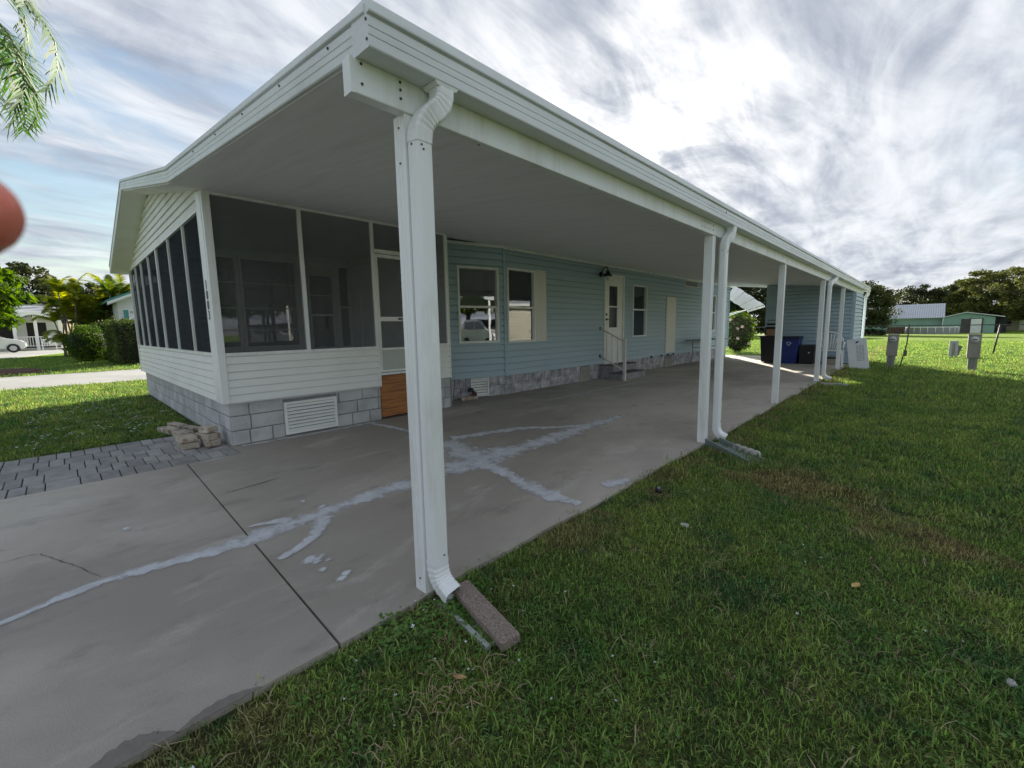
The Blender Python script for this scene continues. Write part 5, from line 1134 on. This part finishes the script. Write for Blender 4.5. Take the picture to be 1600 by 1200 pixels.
# ------------------------------------------------------------------ right background
gz = lambda y: float(ground_z(np.array(0.0), np.array(float(y))))
RT = ((-5.6,64,6.5,(2.9,3.0,3.3),2.9,OAK,'wide dark oak right behind the far end of the carport roof',20000,.24,-.8), (-1.2,100,5.5,(4.2,2.6,3.4),4.0,OAK2,'smaller dull oak in the middle behind the metal roofed house',16000,.34,-.8), (-9.8,70,7,(3.4,3,3.4),3.4,OAK2,'dark oak hidden partly by the blue shed',14000,.3,-.8),
      (3.2,104,7,(3.6,3.4,3.8),4.4,OAK2,'low dull tree between the two larger oaks',14000,.34,-.8), (6.6,96,9,(4.0,4.0,3.9),4.9,OAK3,'large olive green oak with a pale sunlit side above the green gable',26000,.32,-.75), (11.2,90,9,(4.4,4.4,4.6),5.0,OAK3,'largest spreading oak at the right edge',26000,.32,-.6), (17,92,9,(4.2,4.2,4.0),5.2,OAK,'spreading oak just beyond the right edge',14000,.32,-.6),
      (-16.5,62,8,(3.6,3.5,4.0),3.9,OAK2,'dark oak seen through the gap left of the blue shed',16000,.34,-.9), (-21.5,60,8,(3.8,3.5,4.4),4.2,OAK2,'dark oak seen through the gap just beside the house end',18000,.34,-.9), (-13,74,8,(4,3.5,4.2),4.0,OAK2,'dark oak in the gap nearest the shed wall',16000,.34,-.9), (-28,66,8,(4,3.5,4.4),4.4,OAK2,'dark oak behind the blue house',12000,.34,-.9))
for i, (x, y, h, r, c_z, mt, lb, nl, ls, fl) in enumerate(RT):
    limb_tree('oak_tree', lb, 'tree', (x, y, gz(y)), h, r, c_z, mt, n_clump=120, n_leaf=nl, leaf=ls, seed=20+i, group='oaks beyond the far lawn', trunk_r=.30, clump=min(r[0],r[2])*.30, flat=fl)
gh = thing('green_house', 'low sea green house with ribbed white metal roof and a white door', 'house', (0, 83, -.48))
z0 = -.50
MB().bx(-8.5,1.3,80.3,88,z0,1.56).build('wall', GREENM, gh)
mb = MB()
for i in range(26):
    x0 = -4.3+i*(5.75/26); MB().hull([(x0,79.9,1.52),(x0+.19,79.9,1.52),(x0+.19,84,3.42),(x0,84,3.42)], [(x0,79.9,1.58),(x0+.19,79.9,1.58),(x0+.19,84,3.48),(x0,84,3.48)]).build('roof_sheet', METROOF, gh)
    MB().hull([(x0+.19,79.9,1.52),(x0+.2215,79.9,1.52),(x0+.2215,84,3.42),(x0+.19,84,3.42)], [(x0+.19,79.9,1.64),(x0+.2215,79.9,1.64),(x0+.2215,84,3.54),(x0+.19,84,3.54)]).build('roof_rib', mat('grey_roof_rib', (.30,.31,.33), .5, .05), gh)
MB().hull([(-4.3,84,3.42),(1.45,84,3.42),(1.45,88.4,1.5),(-4.3,88.4,1.5)], [(-4.3,84,3.48),(1.45,84,3.48),(1.45,88.4,1.56),(-4.3,88.4,1.56)]).build('rear_roof', METROOF, gh)
MB().hull([(-8.6,80,1.4),(-4.35,80,1.4),(-4.35,84,2.4),(-8.6,84,2.4)], [(-8.6,80,1.46),(-4.35,80,1.46),(-4.35,84,2.46),(-8.6,84,2.46)]).build('side_roof', METROOF, gh)
w_ = MB().bx(-4.95,-3.75,80.24,80.32,.70,1.32).build('window', mat('window_trim_brown', (.12,.08,.06), .6, .1), gh)
# gable wing
MB().hull([(1.32,79.6,z0),(5.85,79.6,z0),(5.85,79.6,1.50),(3.3,79.6,2.06),(1.32,79.6,1.50)], [(1.32,88,z0),(5.85,88,z0),(5.85,88,1.50),(3.3,88,2.06),(1.32,88,1.50)]).build('gable_wing', GREENM, gh)
MB().hull([(1.25,79.3,1.52),(3.3,79.3,2.10),(3.3,88,2.10),(1.25,88,1.52)], [(1.25,79.3,1.62),(3.3,79.3,2.20),(3.3,88,2.20),(1.25,88,1.62)]).build('roof', METROOF, gh); MB().hull([(3.3,79.3,2.10),(6.6,79.3,1.48),(6.6,88,1.48),(3.3,88,2.10)], [(3.3,79.3,2.20),(6.6,79.3,1.58),(6.6,88,1.58),(3.3,88,2.20)]).build('roof', METROOF, gh)
MB().bx(2.95,3.72,79.53,79.6,z0+.05,1.32).build('dark_doorway', mat('brown_grey_board', (.09,.08,.07), .8, .2), gh)
d = MB().bx(3.72,4.86,79.50,79.6,z0,1.38).build('door_frame', MATS['brown_grey_board'], gh); MB().bx(3.80,4.72,79.44,79.50,z0+.05,1.30).build('door', WHITE2, d)
MB().bx(5.9,6.9,80.5,88,z0,1.45).build('open_bay', DARK, gh); MB().bx(1.24,1.32,79.5,79.62,z0,1.5).build('corner_trim', WHITE2, gh)
pl = thing('swimming_pool', 'grey round above ground swimming pool with white top rail in front of the green house', 'pool', (.3,75,-.45))
PG = mat('pool_liner_grey', (.30,.30,.32), .5, .06, 2); n = 22; cx, cy, rx, ry = .28, 75, 2.35, 1.8
for i in range(n):
    a0, a1 = 2*math.pi*i/n, 2*math.pi*(i+1)/n; P = lambda a, k=1.0: (cx+rx*k*math.cos(a), cy+ry*k*math.sin(a))
    MB().hull([(*P(a0),-.48),(*P(a1),-.48),(*P(a1),.33),(*P(a0),.33)], [(*P(a0,.98),-.48),(*P(a1,.98),-.48),(*P(a1,.98),.33),(*P(a0,.98),.33)]).build('wall_panel', PG, pl)
    MB().hull([(*P(a0,1.02),.33),(*P(a1,1.02),.33),(*P(a1,1.02),.40),(*P(a0,1.02),.40)], [(*P(a0,.94),.33),(*P(a1,.94),.33),(*P(a1,.94),.40),(*P(a0,.94),.40)]).build('top_rail', WHITE2, pl)
    MB().tube([(*P(a0,1.015),-.48),(*P(a0,1.015),.35)], .035, 6).build('upright', WHITE2, pl)
MB().lathe([(.01,0),(1.75,0),(1.76,.01)], (cx,cy,.2), 22).build('water', mat('pool_water', (.05,.12,.16), .05, 0), pl)
rf = thing('red_fence', 'short dark red wooden fence beside the pool', 'fence', (-3,75,-.45)); RDW = mat('dark_red_wood', (.10,.03,.025), .8, .2)
for i in range(11): MB().bx(-3.85+i*.155,-3.85+i*.155+.14,75,75.03,-.46,.42+.02*(i % 2)).build('board', RDW, rf)
fe = thing('wire_fence', 'low wire fence with thin dark rail and posts across the sunlit lawn', 'fence', (0,22,0))
MB().tube([(-9,22,1.0),(0,22,.985),(9,22,.98)], .016, 6).build('top_rail', IRON, fe)
for x in (-7.6,-4.5,1.65,4.9,8.0): MB().tube([(x,22,-.1),(x+.10,22,1.0)], .024, 8).build('post', IRON, fe)
mb = MB()
for i in range(90): x = -9+i*.2; mb.tube([(x,22,.0),(x+.9,22,.98)], .0011, 3, cap=False, smooth=False); mb.tube([(x+.9,22,0),(x,22,.98)], .0011, 3, cap=False, smooth=False)
tag(mb.build('wire_mesh', mat('thin_wire', (.25,.25,.24), .5, 0), fe, fix=False), kind='stuff')
bh = thing('beige_house', 'low beige house under the oak at the far right edge', 'house', (9,100,-.48)); BG = mat('beige_wall', (.40,.36,.28), .8, .1)
MB().bx(7.4,14,100,106,-.5,1.25).build('wall', BG, bh); MB().hull([(7.2,99.7,1.2),(14.2,99.7,1.2),(14.2,103,1.9),(7.2,103,1.9)], [(7.2,99.7,1.28),(14.2,99.7,1.28),(14.2,103,1.98),(7.2,103,1.98)]).build('roof', METROOF, bh)
MB().bx(8.2,9.0,99.95,100,.2,.9).build('window', DARK, bh); MB().bx(9.8,10.7,99.95,100,-.45,1.0).build('door', WHITE2, bh)
for i, (x, y) in enumerate(((-12,40),(-9,46))): pass
rb = thing('dirt_strip', 'brown strip of bare dirt in the sunlit lawn left of the meters', 'dirt', (-2.5,26,-.04))
MB().hull([(-4.6,25.6,-.06),(-.6,25.9,-.06),(-.8,26.4,-.06),(-4.4,26.3,-.06)], [(-4.4,25.75,.0),(-.8,25.95,.0),(-1.0,26.25,.0),(-4.2,26.2,.0)]).build('soil', MATS['red_brown_mulch'], rb)

# ------------------------------------------------------------------ left background
lh = thing('neighbour_house', 'white neighbouring house with a pale roofed porch behind the hanging leaves', 'house', (-60,-2,0))
VW = mat('white_lap_wall', (.66,.66,.65), .6, .06, 1)
siding(lh, Wall((-57.5,-9),(-57.5,.35),(1,0)), .3, 2.9, .26, VW, [(1,2.2,1.2,2.2),(4.6,6.4,1.0,2.3),(7.2,8.4,.4,2.4)])
MB().bx(-66,-57.6,-9,.35,0,2.9).build('house_core', DARK, lh)
MB().hull([(-54.6,-9.3,3.02),(-54.6,.62,3.02),(-61,.62,4.1),(-61,-9.3,4.1)], [(-54.6,-9.3,3.25),(-54.6,.62,3.25),(-61,.62,4.2),(-61,-9.3,4.2)]).build('roof', METROOF, lh)
MB().bx(-54.7,-54.55,-9.3,.62,2.85,3.24).build('fascia', WHITE2, lh)
for y in (-7,-4.6,-2.42,-1.2,.25): MB().bx(-55.1,-54.9,y-.1,y+.1,0,2.9).build('porch_post', WHITE2, lh)
MB().bx(-57.4,-55,-9,.3,-.02,.18).build('porch_deck', CONC2, lh)
for y in (-2.3,): 
    for k in range(14): MB().bx(-55.3,-55.26,-2.3+k*.16,-2.3+k*.16+.05,.3,1.1).build('porch_baluster', WHITE2, lh)
MB().bx(-55.32,-55.24,-2.35,.1,1.1,1.18).build('porch_rail', WHITE2, lh)
be = thing('garden_bench', 'white slatted garden bench in front of the neighbouring porch', 'bench', (-54,-.5,0))
for i in range(4): MB().bx(-54.35+i*.11,-54.26+i*.11,-1.0,-.1,.42,.46).build('seat_slat', WHITE2, be)
for i in range(3): MB().bx(-54.45,-54.40,-1.0,-.1,.55+i*.14,.65+i*.14).build('back_slat', WHITE2, be)
for y in (-.97,-.16):
    MB().bx(-54.4,-53.9,y,y+.06,.64,.70).build('armrest', WHITE2, be)
    for x in (-54.4,-53.95): MB().bx(x,x+.06,y,y+.06,0,.64).build('leg', WHITE2, be)
# white people carrier
cr = thing('parked_car', 'white people carrier parked before the neighbouring porch at the left edge', 'car', (-50,-4,0)); CW = mat('white_car_paint', (.75,.75,.74), .2, .02, 1, coat=.6); GLC = mat('car_glass', (.03,.035,.04), .06, 0, spec=.8)
prof = [(-6.3,.35),(-6.4,.8),(-6.2,1.5),(-5.9,1.68),(-4.2,1.72),(-3.75,1.66),(-2.75,1.08),(-1.95,.92),(-1.72,.72),(-1.68,.42),(-1.85,.28),(-6.2,.28)]
MB().hull([(-50.85,y,z) for y, z in prof], [(-49.15,y,z) for y, z in prof]).build('body', CW, cr, bevel=.05)
for x in (-49.14,-50.86):
    MB().hull([(x,-3.7,1.58),(x,-2.85,1.12),(x,-4.3,1.10),(x,-4.3,1.60)], [(x+.01,-3.7,1.58),(x+.01,-2.85,1.12),(x+.01,-4.3,1.10),(x+.01,-4.3,1.60)]).build('side_window', GLC, cr)
    MB().hull([(x,-4.38,1.60),(x,-4.38,1.10),(x,-5.9,1.12),(x,-5.8,1.56)], [(x+.01,-4.38,1.60),(x+.01,-4.38,1.10),(x+.01,-5.9,1.12),(x+.01,-5.8,1.56)]).build('side_window', GLC, cr)
    for y in (-2.35,-5.5):
        w_ = MB().tube([(x-.09,y,.33),(x+.10,y,.33)], .33, 22, smooth=False).build('wheel', mat('tyre_rubber', (.02,.02,.02), .8, 0), cr); MB().tube([(x-.10,y,.33),(x+.12,y,.33)], .19, 16, smooth=False).build('rim', mat('alloy', (.5,.5,.5), .35, 0, metal=.6), w_)
MB().hull([(-50.7,-3.70,1.66),(-49.3,-3.70,1.66),(-49.3,-2.76,1.12),(-50.7,-2.76,1.12)], [(-50.7,-3.66,1.68),(-49.3,-3.66,1.68),(-49.3,-2.72,1.14),(-50.7,-2.72,1.14)]).build('windscreen', GLC, cr)
for x in (-49.35,-50.65): MB().bx(x-.15,x+.15,-1.82,-1.70,.62,.76).build('headlight', mat('lamp_glass', (.6,.6,.6), .1, 0), cr)
MB().bx(-49.14,-49.0,-3.1,-2.95,1.1,1.22).build('wing_mirror', BLACK, cr)
tag(MB().prism([(-49,-12),(-49,-.6),(-53.3,-.4),(-53.3,-12)], -.05, -.005).build('parking_pad', CONC2), 'pale concrete pad under the parked white car', kind='structure')
# white gabled house with teal trim
wh = thing('gabled_house', 'white gabled house with teal roof edge and teal shutters beyond the hedge', 'house', (-33,4,0))
WG = Wall((-31,2.35),(-31,7.6),(1,0)); apx = 2.62
siding(wh, WG, .2, 2.95, .16, VW, [(.42,1.05,1.95,2.45),(2.6,3.6,1.6,2.4)], t=.02)
siding(wh, WG, 2.95, 4.2, .16, VW, top=lambda z: (2.62-(4.25-z)*2.05, 2.62+(4.25-z)*2.05) if z < 4.2 else None, t=.02)
MB().hull([(-31.02,2.35,0),(-31.02,7.6,0),(-31.02,7.6,2.9),(-31.02,4.97,4.2),(-31.02,2.35,2.9)], [(-40,2.35,0),(-40,7.6,0),(-40,7.6,2.9),(-40,4.97,4.2),(-40,2.35,2.9)]).build('house_core', VW, wh)
for s in (1,-1):
    q = [(-30.6,4.97,4.32),(-30.6,4.97-s*3.05,2.86),(-40.3,4.97-s*3.05,2.86),(-40.3,4.97,4.32)]; MB().hull(q, [(x,y,z+.10) for x,y,z in q]).build('roof', TEAL, wh)
    q = [(-30.62,4.97,4.16),(-30.62,4.97-s*3.02,2.70),(-30.62,4.97-s*3.02,2.87),(-30.62,4.97,4.33)]; MB().hull(q, [(x-.05,y,z) for x,y,z in q]).build('barge_board', WHITE2, wh)
    q = [(-30.62,4.97-s*3.02,2.72),(-30.62,4.97,4.18),(-31.0,4.97,4.18),(-31.0,4.97-s*3.02,2.72)]; MB().hull(q, [(x,y,z+.02) for x,y,z in q]).build('soffit', WHITE2, wh)
window(wh, WG, .42, 1.05, 1.95, 2.45, mid=2.2, blind=False); window(wh, WG, 2.6, 3.6, 1.6, 2.4, mid=2.0)
for a in (.22, 1.07): wbox(MB(), WG, a, a+.18, 1.92, 2.48, .02, .05).build('shutter', TEAL, wh)

# ------------------------------------------------------------------ neighbour on the open side, out of frame, seen in the window glass
nh = thing('side_neighbour_house', 'cream sided neighbouring house reflected in the window panes', 'house', (11,20,0)); CS = mat('cream_lap_wall', (.62,.58,.46), .6, .06, 1)
siding(nh, Wall((9.5,14),(9.5,26),(-1,0)), .3, 2.7, .2, CS, [(9.5,10.7,1.0,2.1)], t=.024)
window(nh, Wall((9.5,14),(9.5,26),(-1,0)), 9.5, 10.7, 1.0, 2.1, mid=1.55)
MB().bx(9.52,16,14,26,0,2.7).build('house_core', CS, nh)
MB().hull([(9.0,8.5,2.6),(9.0,26.5,2.6),(12.8,26.5,3.6),(12.8,8.5,3.6)], [(9.0,8.5,2.75),(9.0,26.5,2.75),(12.8,26.5,3.7),(12.8,8.5,3.7)]).build('roof', METROOF, nh); MB().hull([(12.8,8.5,3.6),(12.8,26.5,3.6),(16.6,26.5,2.6),(16.6,8.5,2.6)], [(12.8,8.5,3.7),(12.8,26.5,3.7),(16.6,26.5,2.75),(16.6,8.5,2.75)]).build('roof', METROOF, nh)
for y in (8.7,11.2,13.6): MB().bx(9.05,9.15,y,y+.1,0,2.6).build('carport_post', WHITE2, nh)
limb_tree('garden_tree', 'leafy tree behind the neighbouring cream house', 'tree', (20,22,-.04), 6, (3.2,3.2,2.8), 4.2, HEDGE, n_clump=60, n_leaf=5000, leaf=.3, seed=44)

dup(cr, (12.3,9.6,0), R_(80), 'white people carrier parked under the open carport of the cream neighbour')
for i, (x, y, hh, rr) in enumerate(((25,11,6,2.6),(33,20,7,3.0),(28,2,6,2.4),(36,8,7,3.2))):
    limb_tree('garden_tree', ('round garden tree behind the open carport of the cream neighbour', 'tall garden tree behind the middle of the cream neighbour', 'small garden tree left of the cream neighbour', 'far garden tree beyond the cream neighbour carport')[i], 'tree', (x,y,-.1), hh, (rr,rr,rr*.85), hh*.62, HEDGE, n_clump=50, n_leaf=3500, leaf=.34, seed=60+i)
# ------------------------------------------------------------------ the photographer's fingertip, out of focus at the edge of the lens
fg = thing('fingertip', 'blurred red fingertip reaching over the left edge of the lens', 'finger', (-.106,-.014,1.170))
SKIN = mat('backlit_skin', (.80,.25,.18), .5, .06, 200, sss=(1.0,.25,.12))
ctr = Vector((-.1040,-.0080,1.1706))-Vector((.72,.69,0))*.0012; ax = Vector((.55,.80,.13)).normalized(); back = -ax
prof = [(-.0005,.0012),(.0012,.0040),(.0035,.0060),(.007,.0074),(.012,.0080),(.018,.0079),(.024,.0082),(.028,.0085),(.034,.0084),(.045,.0090),(.052,.0096),(.060,.0094)]
vs = []; sd_v = Vector((0,0,1)).cross(ax).normalized(); upv = ax.cross(sd_v).normalized(); tip = ctr+ax*.0075; n = 20
for s, r in prof:
    bend = Vector((0,0,-1))*(max(0, s-.028)**2)*6; c = tip+back*s+bend
    for k in range(n): q = 2*math.pi*k/n; vs.append(tuple(c+sd_v*math.cos(q)*r*.96+upv*math.sin(q)*r))
fsx = [(i*n+k, i*n+(k+1) % n, (i+1)*n+(k+1) % n, (i+1)*n+k) for i in range(len(prof)-1) for k in range(n)]+[tuple(range(n)), tuple(range((len(prof)-1)*n, len(prof)*n))]
o = MB().add(vs, fsx, True).build('finger_flesh', SKIN, fg)
mb = MB(); vs = []
for i in range(6):
    for k in range(7):
        q = (k-3)*.27; s = .002+i*.0020; r = float(np.interp(s, [a_[0] for a_ in prof], [a_[1] for a_ in prof]))+.00015; vs.append(tuple(tip+back*s+sd_v*math.cos(q)*r*.96+upv*math.sin(q)*r))
mb.add(vs, [(i*7+k, i*7+k+1, (i+1)*7+k+1, (i+1)*7+k) for i in range(5) for k in range(6)], True).build('fingernail', mat('fingernail_pink', (.7,.38,.33), .3, 0), fg, fix=False)
# ------------------------------------------------------------------ grass blades, flowers and weeds (geometry nodes, real blades)
GR = bpy.data.materials.new('grass_blade'); GR.use_nodes = True; t = GR.node_tree; t.nodes.clear(); l = t.links.new; g = t.nodes.new('ShaderNodeNewGeometry')
c, nz, mr, mx = lawn_color(t, l, g)
hs = t.nodes.new('ShaderNodeHueSaturation'); l(c, hs.inputs['Color']); l(mr(g.outputs['Random Per Island'], 0, 1, .48, 1.85), hs.inputs['Value'])
yl = t.nodes.new('ShaderNodeMath'); yl.operation = 'GREATER_THAN'; 
h2n = t.nodes.new('ShaderNodeTexWhiteNoise'); h2n.noise_dimensions = '1D'; l(g.outputs['Random Per Island'], h2n.inputs['W']); l(h2n.outputs['Value'], yl.inputs[0]); yl.inputs[1].default_value = .93
cc = mx(yl.outputs[0], hs.outputs[0], (.30,.25,.13))
b = t.nodes.new('ShaderNodeBsdfPrincipled'); l(cc, b.inputs['Base Color']); b.inputs['Roughness'].default_value = .75; b.inputs['Specular IOR Level'].default_value = .15
tl = t.nodes.new('ShaderNodeBsdfTranslucent'); hh = t.nodes.new('ShaderNodeHueSaturation'); l(cc, hh.inputs['Color']); hh.inputs['Value'].default_value = 2.0; hh.inputs['Saturation'].default_value = 1.15; l(hh.outputs[0], tl.inputs[0])
ms = t.nodes.new('ShaderNodeMixShader'); ms.inputs[0].default_value = .38; l(b.outputs[0], ms.inputs[1]); l(tl.outputs[0], ms.inputs[2]); o_ = t.nodes.new('ShaderNodeOutputMaterial'); l(ms.outputs[0], o_.inputs[0])
WEED = leafmat('weed_leaf', (.080,.175,.035), (.14,.24,.06), .3, 6)
WPET = mat('white_petal', (.75,.75,.78), .6, 0)
def tuft(name, nb, rad, hgt, wid, lean=.8, seed=0, mt=GR):
    rs = np.random.RandomState(seed); V = []; Fq = []
    for i in range(nb):
        a = rs.uniform(0, 6.283); r = rad*math.sqrt(rs.random_sample()); x, y = r*math.cos(a), r*math.sin(a); d = rs.uniform(0, 6.283); h = hgt*rs.uniform(.45,1.2); ln = lean*rs.uniform(.2,1.2); w = wid*rs.uniform(.6,1.3)
        px, py = math.cos(d+1.57)*w/2, math.sin(d+1.57)*w/2; dx, dy = math.cos(d)*h*ln, math.sin(d)*h*ln; o = len(V)
        V += [(x-px,y-py,0),(x+px,y+py,0),(x+px*.85+dx*.35,y+py*.85+dy*.35,h*.6),(x-px*.85+dx*.35,y-py*.85+dy*.35,h*.6),(x+dx+px*.1,y+dy+py*.1,h*(1-.25*ln)),(x+dx-px*.1,y+dy-py*.1,h*(1-.25*ln))]
        Fq += [(o,o+1,o+2,o+3),(o+3,o+2,o+4,o+5)]
    me = bpy.data.meshes.new(name); me.from_pydata(V, [], Fq); me.materials.append(mt); me.update(); return bpy.data.objects.new(name, me)
def weed(name, nb, rad, hgt, size, seed, flower=0):
    rs = np.random.RandomState(seed); V = []; Fq = []; mi = []
    for i in range(nb):
        a = rs.uniform(0,6.283); r = rad*math.sqrt(rs.random_sample()); c = np.array([r*math.cos(a), r*math.sin(a), hgt*rs.uniform(.4,1)]); d = rs.uniform(0,6.283); L_ = size*rs.uniform(.7,1.3)
        u = np.array([math.cos(d), math.sin(d), rs.uniform(-.3,.5)])*L_; w = np.array([-math.sin(d), math.cos(d), rs.uniform(-.2,.2)])*L_*.35; o = len(V)
        V += [tuple(c), tuple(c+u*.5-w), tuple(c+u), tuple(c+u*.5+w)]; Fq.append((o,o+1,o+2,o+3)); mi.append(0)
    for i in range(flower):
        a = rs.uniform(0,6.283); r = rad*rs.random_sample(); c = np.array([r*math.cos(a), r*math.sin(a), hgt*1.15+rs.uniform(0,.01)])
        for k in range(4):
            q = k*1.571+rs.uniform(-.2,.2); o = len(V); s = .0055
            V += [tuple(c), tuple(c+np.array([math.cos(q-.5),math.sin(q-.5),.3])*s*.8), tuple(c+np.array([math.cos(q),math.sin(q),.35])*s*1.2), tuple(c+np.array([math.cos(q+.5),math.sin(q+.5),.3])*s*.8)]; Fq.append((o,o+1,o+2,o+3)); mi.append(1)
    me = bpy.data.meshes.new(name); me.from_pydata(V, [], Fq); me.materials.append(WEED); me.materials.append(WPET); me.polygons.foreach_set('material_index', mi); me.update(); return bpy.data.objects.new(name, me)
def coll(name, objs):
    c = bpy.data.collections.new(name)
    for o in objs: c.objects.link(o)
    return c
C_near = coll('near_tufts', [tuft('tuft', 28, .05, .029, .0027, .9, i) for i in range(5)]+[tuft('tuft', 14, .045, .040, .0032, 1.0, 9), tuft('tuft', 12, .05, .026, .0055, 1.1, 10)])
C_long = coll('long_tufts', [tuft('tuft', 16, .05, .054, .0036, .8, 70+i) for i in range(4)])
C_mid = coll('mid_tufts', [tuft('tuft', 44, .11, .038, .0050, .9, 20+i) for i in range(4)])
C_far = coll('far_tufts', [tuft('tuft', 90, .32, .045, .011, .9, 30+i) for i in range(4)])
STRAW = mat('dry_straw', (.34,.27,.16), .8, .3, 50)
C_dry = coll('straw', [tuft('tuft', 7, .06, .035, .0030, 2.4, 80+i, STRAW) for i in range(4)])
C_weed = coll('weeds', [weed('weed', 26, .06, .028, .016, 40+i, 0) for i in range(9)]+[weed('weed', 20, .06, .035, .018, 50, 1)])
C_flow = coll('flowers', [weed('weed', 14, .05, .030, .016, 60+i, 2+i) for i in range(3)])
def emitter(name, cells, col_, dens, smin, smax, seed, mt, label, tilt=.25):
    cells = np.array(cells)
    if len(cells) == 0: return
    V = np.zeros((len(cells),4,3)); s = cells[:,2]
    for k, (a, b_) in enumerate(((0,0),(1,0),(1,1),(0,1))): V[:,k,0] = cells[:,0]+a*s; V[:,k,1] = cells[:,1]+b_*s
    V = V.reshape(-1,3); V[:,2] = ground_z(V[:,0], V[:,1])-.004; o = fastmesh(name, V, np.arange(len(V)).reshape(-1,4), mt)
    ng = bpy.data.node_groups.new(name, 'GeometryNodeTree'); ng.interface.new_socket('Geometry', in_out='INPUT', socket_type='NodeSocketGeometry'); ng.interface.new_socket('Geometry', in_out='OUTPUT', socket_type='NodeSocketGeometry')
    A = ng.nodes.new; K = ng.links.new; gi = A('NodeGroupInput'); go = A('NodeGroupOutput'); dp = A('GeometryNodeDistributePointsOnFaces'); dp.inputs['Density'].default_value = dens; dp.inputs['Seed'].default_value = seed
    K(gi.outputs[0], dp.inputs['Mesh']); ip = A('GeometryNodeInstanceOnPoints'); K(dp.outputs['Points'], ip.inputs['Points'])
    ci = A('GeometryNodeCollectionInfo'); ci.inputs['Collection'].default_value = col_; ci.inputs['Separate Children'].default_value = True; ci.inputs['Reset Children'].default_value = True
    K(ci.outputs[0], ip.inputs['Instance']); ip.inputs['Pick Instance'].default_value = True
    rv = A('FunctionNodeRandomValue'); rv.data_type = 'FLOAT_VECTOR'; rv.inputs[0].default_value = (-tilt,-tilt,0); rv.inputs[1].default_value = (tilt,tilt,6.283); K(rv.outputs[0], ip.inputs['Rotation'])
    r2 = A('FunctionNodeRandomValue'); r2.data_type = 'FLOAT'; r2.inputs[2].default_value = smin; r2.inputs[3].default_value = smax; r2.inputs['Seed'].default_value = 5; K(r2.outputs[1], ip.inputs['Scale'])
    K(ip.outputs[0], go.inputs[0]); md = o.modifiers.new('blades', 'NODES'); md.node_group = ng
    return tag(o, label, kind='stuff')
def hard(x, y):
    """true where there is no grass"""
    if y < .62 and -4.72 < x < -1.492: return True
    if -11.12 < x < -1.492 and y > 1.08 and y < 17.55: return True
    if -4.75 < x < -1.492 and y >= .62 and y < 17.5: return True
    if -6.19 < x < -4.7 and -7 < y < 1.08: return True
    if -19.32 < x < -14.58 and y < 14: return True
    if -23.4 < x < -20 and -2.8 < y < -.5: return True
    return False
Fh = Vector((F.x, F.y, 0)).normalized(); Rh = Vector((Rt.x, Rt.y, 0)).normalized()
def seen(x, y, mg=1.45):
    f = x*Fh.x+y*Fh.y; r = x*Rh.x+y*Rh.y; return f > -.3 and abs(r) < (f+.5)*1.19*mg/1.2+.4
def cells(step, d0, d1, cond=lambda x, y: True, x0=-62, x1=30, y0=-14, y1=60):
    out = []
    lim = min(d1, 70); xs = np.arange(max(x0,-lim), min(x1,lim), step); ys = np.arange(max(y0,-lim), min(y1,lim), step)
    for x in xs:
        for y in ys:
            d = math.hypot(x+step/2, y+step/2)
            if d0 <= d < d1 and seen(x+step/2, y+step/2):
                k = [hard(x+a*step, y+b_*step) for a in (.02,.98) for b_ in (.02,.98)]
                if any(k):
                    if step > .11 and not all(k):
                        h = step/3
                        for i in range(3):
                            for j in range(3):
                                if not any(hard(x+i*h+a*h, y+j*h+b_*h) for a in (.05,.95) for b_ in (.05,.95)) and cond(x, y): out.append((x+i*h, y+j*h, h))
                    continue
                if cond(x, y): out.append((x, y, step))
    return out
LM = LAWN
emitter('near_grass', cells(.11, 0, 3.4)+[(wob(-1.5, .1*k)-.004, .1*k, .1) for k in range(-8, 34)], C_near, 800, .75, 1.35, 1, LM, 'short dense grass blades near the slab')
emitter('middle_grass', cells(.24, 3.4, 8.5), C_mid, 190, .75, 1.3, 2, LM, 'grass blades in the middle lawn')
emitter('outer_grass', cells(.5, 8.5, 17), C_mid, 70, 1.1, 1.9, 3, LM, 'grass blades further out in the lawn')
emitter('far_grass', cells(1.0, 17, 36), C_far, 14, .8, 1.3, 4, LM, 'coarse grass tufts in the far lawn')
vn = lambda x, y, s, o=0: math.sin(x*s+o)*math.sin(y*s*1.3+o*2)+.5*math.sin(x*s*2.3+y*s*1.7+o)
emitter('lawn_weeds', cells(.12, 0, 5, lambda x, y: vn(x, y, 2.3, 1) > .30 or (abs(x+1.35) < .22 and .3 < y < 1.3)), C_weed, 210, .5, 1.0, 5, LM, 'broad leaved weeds growing through the lawn')
emitter('long_grass', cells(.12, 0, 6, lambda x, y: vn(x, y, 1.7, 3) > .35), C_long, 95, .6, 1.15, 11, LM, 'longer grass blades in uneven patches')
emitter('thatch', cells(.12, 0, 4.5), C_dry, 42, .7, 1.3, 12, LM, 'dry straw lying between the grass blades')
emitter('post_weeds', cells(.06, 0, 3, lambda x, y: (x+1.42)**2/.02+(y-.93)**2/.05 < 1), C_weed, 500, .8, 1.5, 6, LM, 'leafy weeds with white flowers round the foot of the nearest post')
emitter('white_flowers', cells(.2, 6, 13, lambda x, y: x < -6.2 and -.6 < y-.0 and (y < .75) and x > -10.5 and random.random() < .9), C_flow, 26, 1.3, 2.2, 7, LM, 'white clover like flowers scattered in the front lawn')
emitter('white_flowers', cells(.2, .8, 2.6, lambda x, y: y < 1.4 and x < -.7 and random.random() < .5), C_flow, 2.0, .6, 1.0, 8, LM, 'few tiny white flowers in the grass below the nearest post')
emitter('white_flowers', cells(.5, 5, 12, lambda x, y: x > -1.3 and random.random() < .35), C_flow, 1.6, .7, 1.2, 9, LM, 'sparse white flowers in the shaded side lawn')
